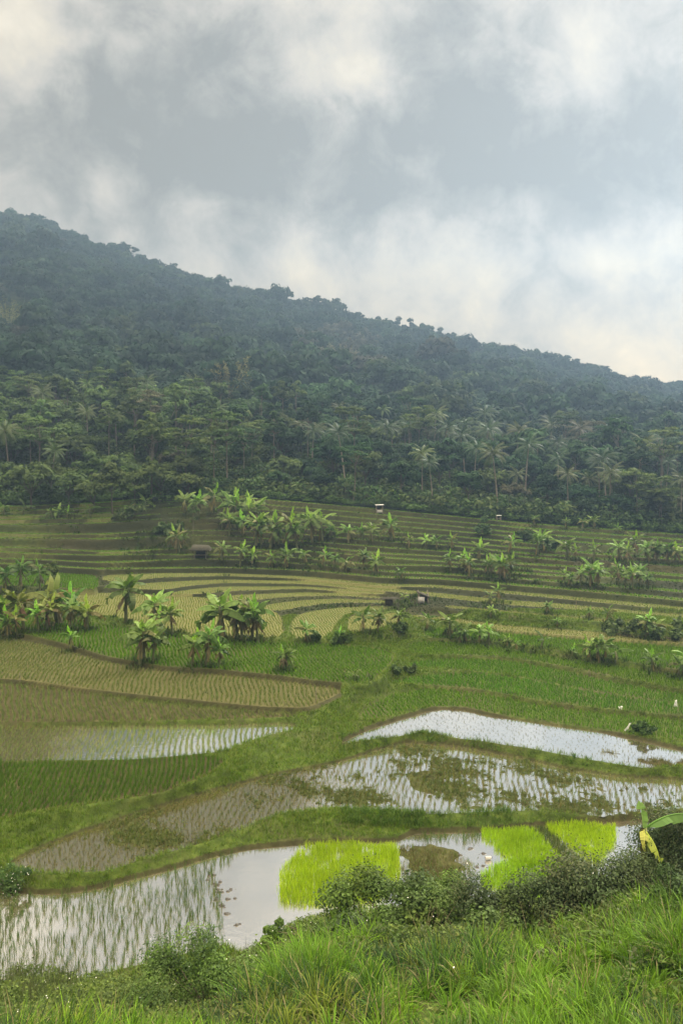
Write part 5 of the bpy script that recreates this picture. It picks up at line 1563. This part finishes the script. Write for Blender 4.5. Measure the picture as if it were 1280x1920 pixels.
# ------------------------------------------------------------------ field huts and odds and ends
def hut(px, py, wpx, label, kind):
    X, Y, Z = ray(px, py); s = wpx * Y / F          # s = roof width in metres
    o = empty('field_hut', (X, Y, Z), 0, 1); tag(o, label, 'hut')
    h = s * (.62 if kind == 'thatch' else .95)
    for a in (-1, 1):
        for b in (-1, 1):
            m = MB(); tube(m, [(a * s * .36, b * s * .3, -.3), (a * s * .36, b * s * .3, h * (.92 if b < 0 else 1.05))], [.06, .05], 6, (1, 1, 1))
            obj('post', m.mesh('post', True), M['timber'], o)
    if kind in ('white', 'small'):
        m = MB(); box(m, (0, 0, h * 1.02), (s, s * .8, .07), 0, (1, 1, 1), (.03, .03)); obj('roof', m.mesh('roof'), M['white_sheet'], o)
        m = MB(); box(m, (0, 0, h * .42), (s * .74, s * .62, .07)); obj('platform', m.mesh('platform'), M['timber'], o)
        m = MB(); box(m, (-s * .1, s * .27, h * .7), (s * .45, .04, h * .5)); obj('back_wall', m.mesh('back_wall'), M['dark_cloth'], o)
        if kind == 'white':
            m = MB(); box(m, (s * .02, -s * .28, h * .2), (s * .6, .05, h * .34)); obj('side_panel', m.mesh('side_panel'), M['grey_sheet'], o)
    if kind == 'thatch':
        m = MB(); w, d = s * .62, s * .5
        V = [(-w, -d, h * .75), (w, -d, h * .7), (w, d, h * .75), (-w, d, h * .8), (-w * .8, 0, h * 1.25), (w * .75, 0, h * 1.2)]
        V2 = [(x, y, z - .14) for x, y, z in V]
        m.add(V + V2, [[0, 1, 5, 4], [2, 3, 4, 5], [0, 6, 7, 1], [2, 8, 9, 3], [6, 10, 11, 7], [8, 11, 10, 9]], [[1, 2, 5], [3, 0, 4], [7, 11, 8], [9, 10, 6]])
        rf = obj('roof', m.mesh('roof'), M['thatch'], o)
        nn_ = 160; V, Q, T, C = blades(np.stack([rng.uniform(-w, w, nn_), rng.choice([-d, -d * .6, -d * .3], nn_), h * rng.uniform(.76, 1.1, nn_)], -1), rng.uniform(.3, .7, nn_), .09, rng.normal(-1.57, .5, nn_), 1.5, 1.0, 3, np.ones((nn_, 3)) * rng.uniform(.6, 1.4, (nn_, 1)))
        fr_ = obj('thatch_fringe', mesh('thatch_fringe', V, Q, T, C), M['thatch'], rf); fr_['kind'] = 'stuff'
        m = MB(); box(m, (-s * .05, s * .2, h * .4), (s * .6, .05, h * .6)); obj('back_wall', m.mesh('back_wall'), M['dark_cloth'], o)
        m = MB(); box(m, (0, 0, h * .2), (s * .68, s * .55, .08)); obj('platform', m.mesh('platform'), M['timber'], o)
    if kind == 'plastic':
        m = MB(); w, d = s * .5, s * .42
        V = [(-w, -d, h * .95), (w, -d, h * .55), (w, d, h * .6), (-w, d, h * 1.0)]; V2 = [(x, y, z - .08) for x, y, z in V]
        m.add(V + V2, [[0, 1, 2, 3], [7, 6, 5, 4], [0, 4, 5, 1], [1, 5, 6, 2], [2, 6, 7, 3], [3, 7, 4, 0]]); obj('roof', m.mesh('roof'), M['thatch'], o)
        m = MB(); box(m, (-s * .17, -s * .33, h * .3), (s * .5, .05, h * .55), 0, (1, 1, 1), (-.06, 0)); obj('front_sheet', m.mesh('front_sheet'), M['grey_sheet'], o)
        m = MB(); box(m, (s * .1, s * .28, h * .4), (s * .6, .05, h * .6)); obj('back_wall', m.mesh('back_wall'), M['dark_cloth'], o)
        m = MB(); box(m, (s * .3, -s * .31, h * .35), (.1, .06, h * .5), 0, (1, 1, 1), (.3, 0)); obj('brace', m.mesh('brace'), M['timber'], o)
    return o, s, h


o, s, h = hut(711, 962, 16, 'small open field hut with a bright white sheet roof on the top terrace', 'white')
hut(934, 976, 10, 'tiny shelter with a white sheet roof at the far terrace edge', 'small')
hut(377, 1044, 30, 'dark thatched shelter with open front beneath the banana grove', 'thatch')
hut(793, 1131, 24, 'ramshackle hut with grey plastic front on the terrace end', 'plastic')
# brush shelter: a bundle of dry fronds over a dark opening
X, Y, Z = ray(729, 1137); o = empty('brush_shelter', (X, Y, Z)); tag(o, 'low brush shelter heaped with dry fronds left of the plastic-fronted hut', 'shelter')
w = 28 * Y / F
m = MB(); box(m, (0, 0, .28 * w), (.5 * w, .36 * w, .36 * w), 0, (1, 1, 1), (-.2, .1)); obj('body', m.mesh('body'), M['thatch'], o)
n = 520
V, Q, T, C = blades(np.stack([rng.uniform(-.45, .45, n) * w, rng.uniform(-.25, .3, n) * w, np.full(n, .55 * w)], -1), rng.uniform(.2, .5, n) * w, .06, rng.uniform(0, 6.28, n), 1.2, .9, 3, np.ones((n, 3)) * rng.uniform(.8, 1.4, (n, 1)))
ro = obj('roof', mesh('roof', V, Q, T, C), M['thatch'], o); ro['kind'] = 'stuff'


def sheet(px, py, w, h, rz, label, lean=.5):
    """crumpled piece of white plastic on a stick"""
    X, Y, Z = ray(px, py); o = empty('plastic_flag', (X, Y, Z), rz); tag(o, label, 'plastic sheet')
    mp = MB(); tube(mp, [(0, 0, -.2), (lean * h * .5, 0, h * .6), (lean * h, 0, h * 1.1)], [.02, .018, .012], 6); obj('stick', mp.mesh('stick', True), M['timber'], o)
    nx, nz = 6, 6; a, b = np.meshgrid(np.linspace(-.5, .5, nx), np.linspace(0, 1, nz)); a, b = a.ravel(), b.ravel()
    wob = .12 * w * np.sin(a * 9 + b * 5) + .06 * w * np.sin(b * 14)
    V = np.stack([a * w * (1 - .45 * b if w < h else .35 + .65 * b) + lean * h * b, wob - .03, h * (.15 + .9 * b) + .04 * np.sin(a * 7)], -1)
    i = np.arange(nz - 1)[:, None] * nx; j = np.arange(nx - 1)[None, :]
    Q = np.stack([i + j, i + j + 1, i + nx + j + 1, i + nx + j], -1).reshape(-1, 4)
    V2 = np.concatenate([V, V + np.array([0, .012, 0])]); Q2 = np.concatenate([Q, Q[:, ::-1] + len(V)])
    obj('sheet', mesh('sheet', V2, Q2, None, None, True), M['white_sheet'], o)


sheet(1172, 1372, .20, .62, 0, 'slanting white plastic sheet on the bund above the bright paddy', .55)
sheet(1162, 1331, .38, .26, 0, 'small white plastic flag in the green rice left of the scarecrow rags', .05)
sheet(1265, 1327, .30, .6, 0, 'white rags on a scarecrow stick near the right edge', .08)
sheet(1253, 1152, .3, .3, 0, 'tiny white rag beside the pale strips at right', .1) if False else None

# white can lying in the open water of the near paddy
X, Y = (915 - 640) / F * HC * F / (1612 - HY), HC * F / (1612 - HY)
o = empty('white_can', (X, Y, 0.0), .12); tag(o, 'white plastic can lying on its side in the muddy water', 'can')
m = MB(); tube(m, [(-.16, 0, .09), (-.15, 0, .09), (.12, 0, .09), (.14, 0, .09), (.16, 0, .09)], [.08, .095, .095, .085, .04], 14, (1, 1, 1)); obj('body', m.mesh('body', True), M['grey_sheet'], o)
m = MB(); tube(m, [(.16, 0, .09), (.19, 0, .09)], [.035, .035], 10, (1, 1, 1)); obj('cap', m.mesh('cap', True), M['dark_cloth'], o)
# thin stake in the yellow paddy
for px, py, h, lab in ((592, 1318, 1.25, 'thin dark stake at the right end of the dry yellow paddy'), (38, 1278, .8, 'short dark stake in the yellow paddy at left'), (1079, 1140, .9, 'short pale stake on the long strips')):
    X, Y, Z = ray(px, py); m = MB(); tube(m, [(0, 0, -.2), (.02, 0, h * .5), (0, 0, h)], [.03, .028, .022], 6, (.6, .55, .5))
    o = obj('stake', m.mesh('stake', True), M['timber']); o.location = (X, Y, Z); tag(o, lab, 'stake')

# ------------------------------------------------------------------ haze filling the valley
def haze(density=.0005, color=(.47, .70, 1.0), g_=.55):
    m, n = new_mat('haze')
    out = n.new('ShaderNodeOutputMaterial'); pv = n.new('ShaderNodeVolumePrincipled')
    pv.inputs['Color'].default_value = (*color, 1); pv.inputs['Density'].default_value = density; pv.inputs['Anisotropy'].default_value = g_
    n.lk(pv.outputs[0], out.inputs['Volume'])
    m.cycles.homogeneous_volume = True
    mb = MB(); box(mb, (0, 200, 110), (1700, 1080, 240))
    o = obj('haze', mb.mesh('haze'), m); tag(o, kind='stuff'); o['label'] = 'pale blue haze hanging in the valley air'; o['category'] = 'haze'


haze()
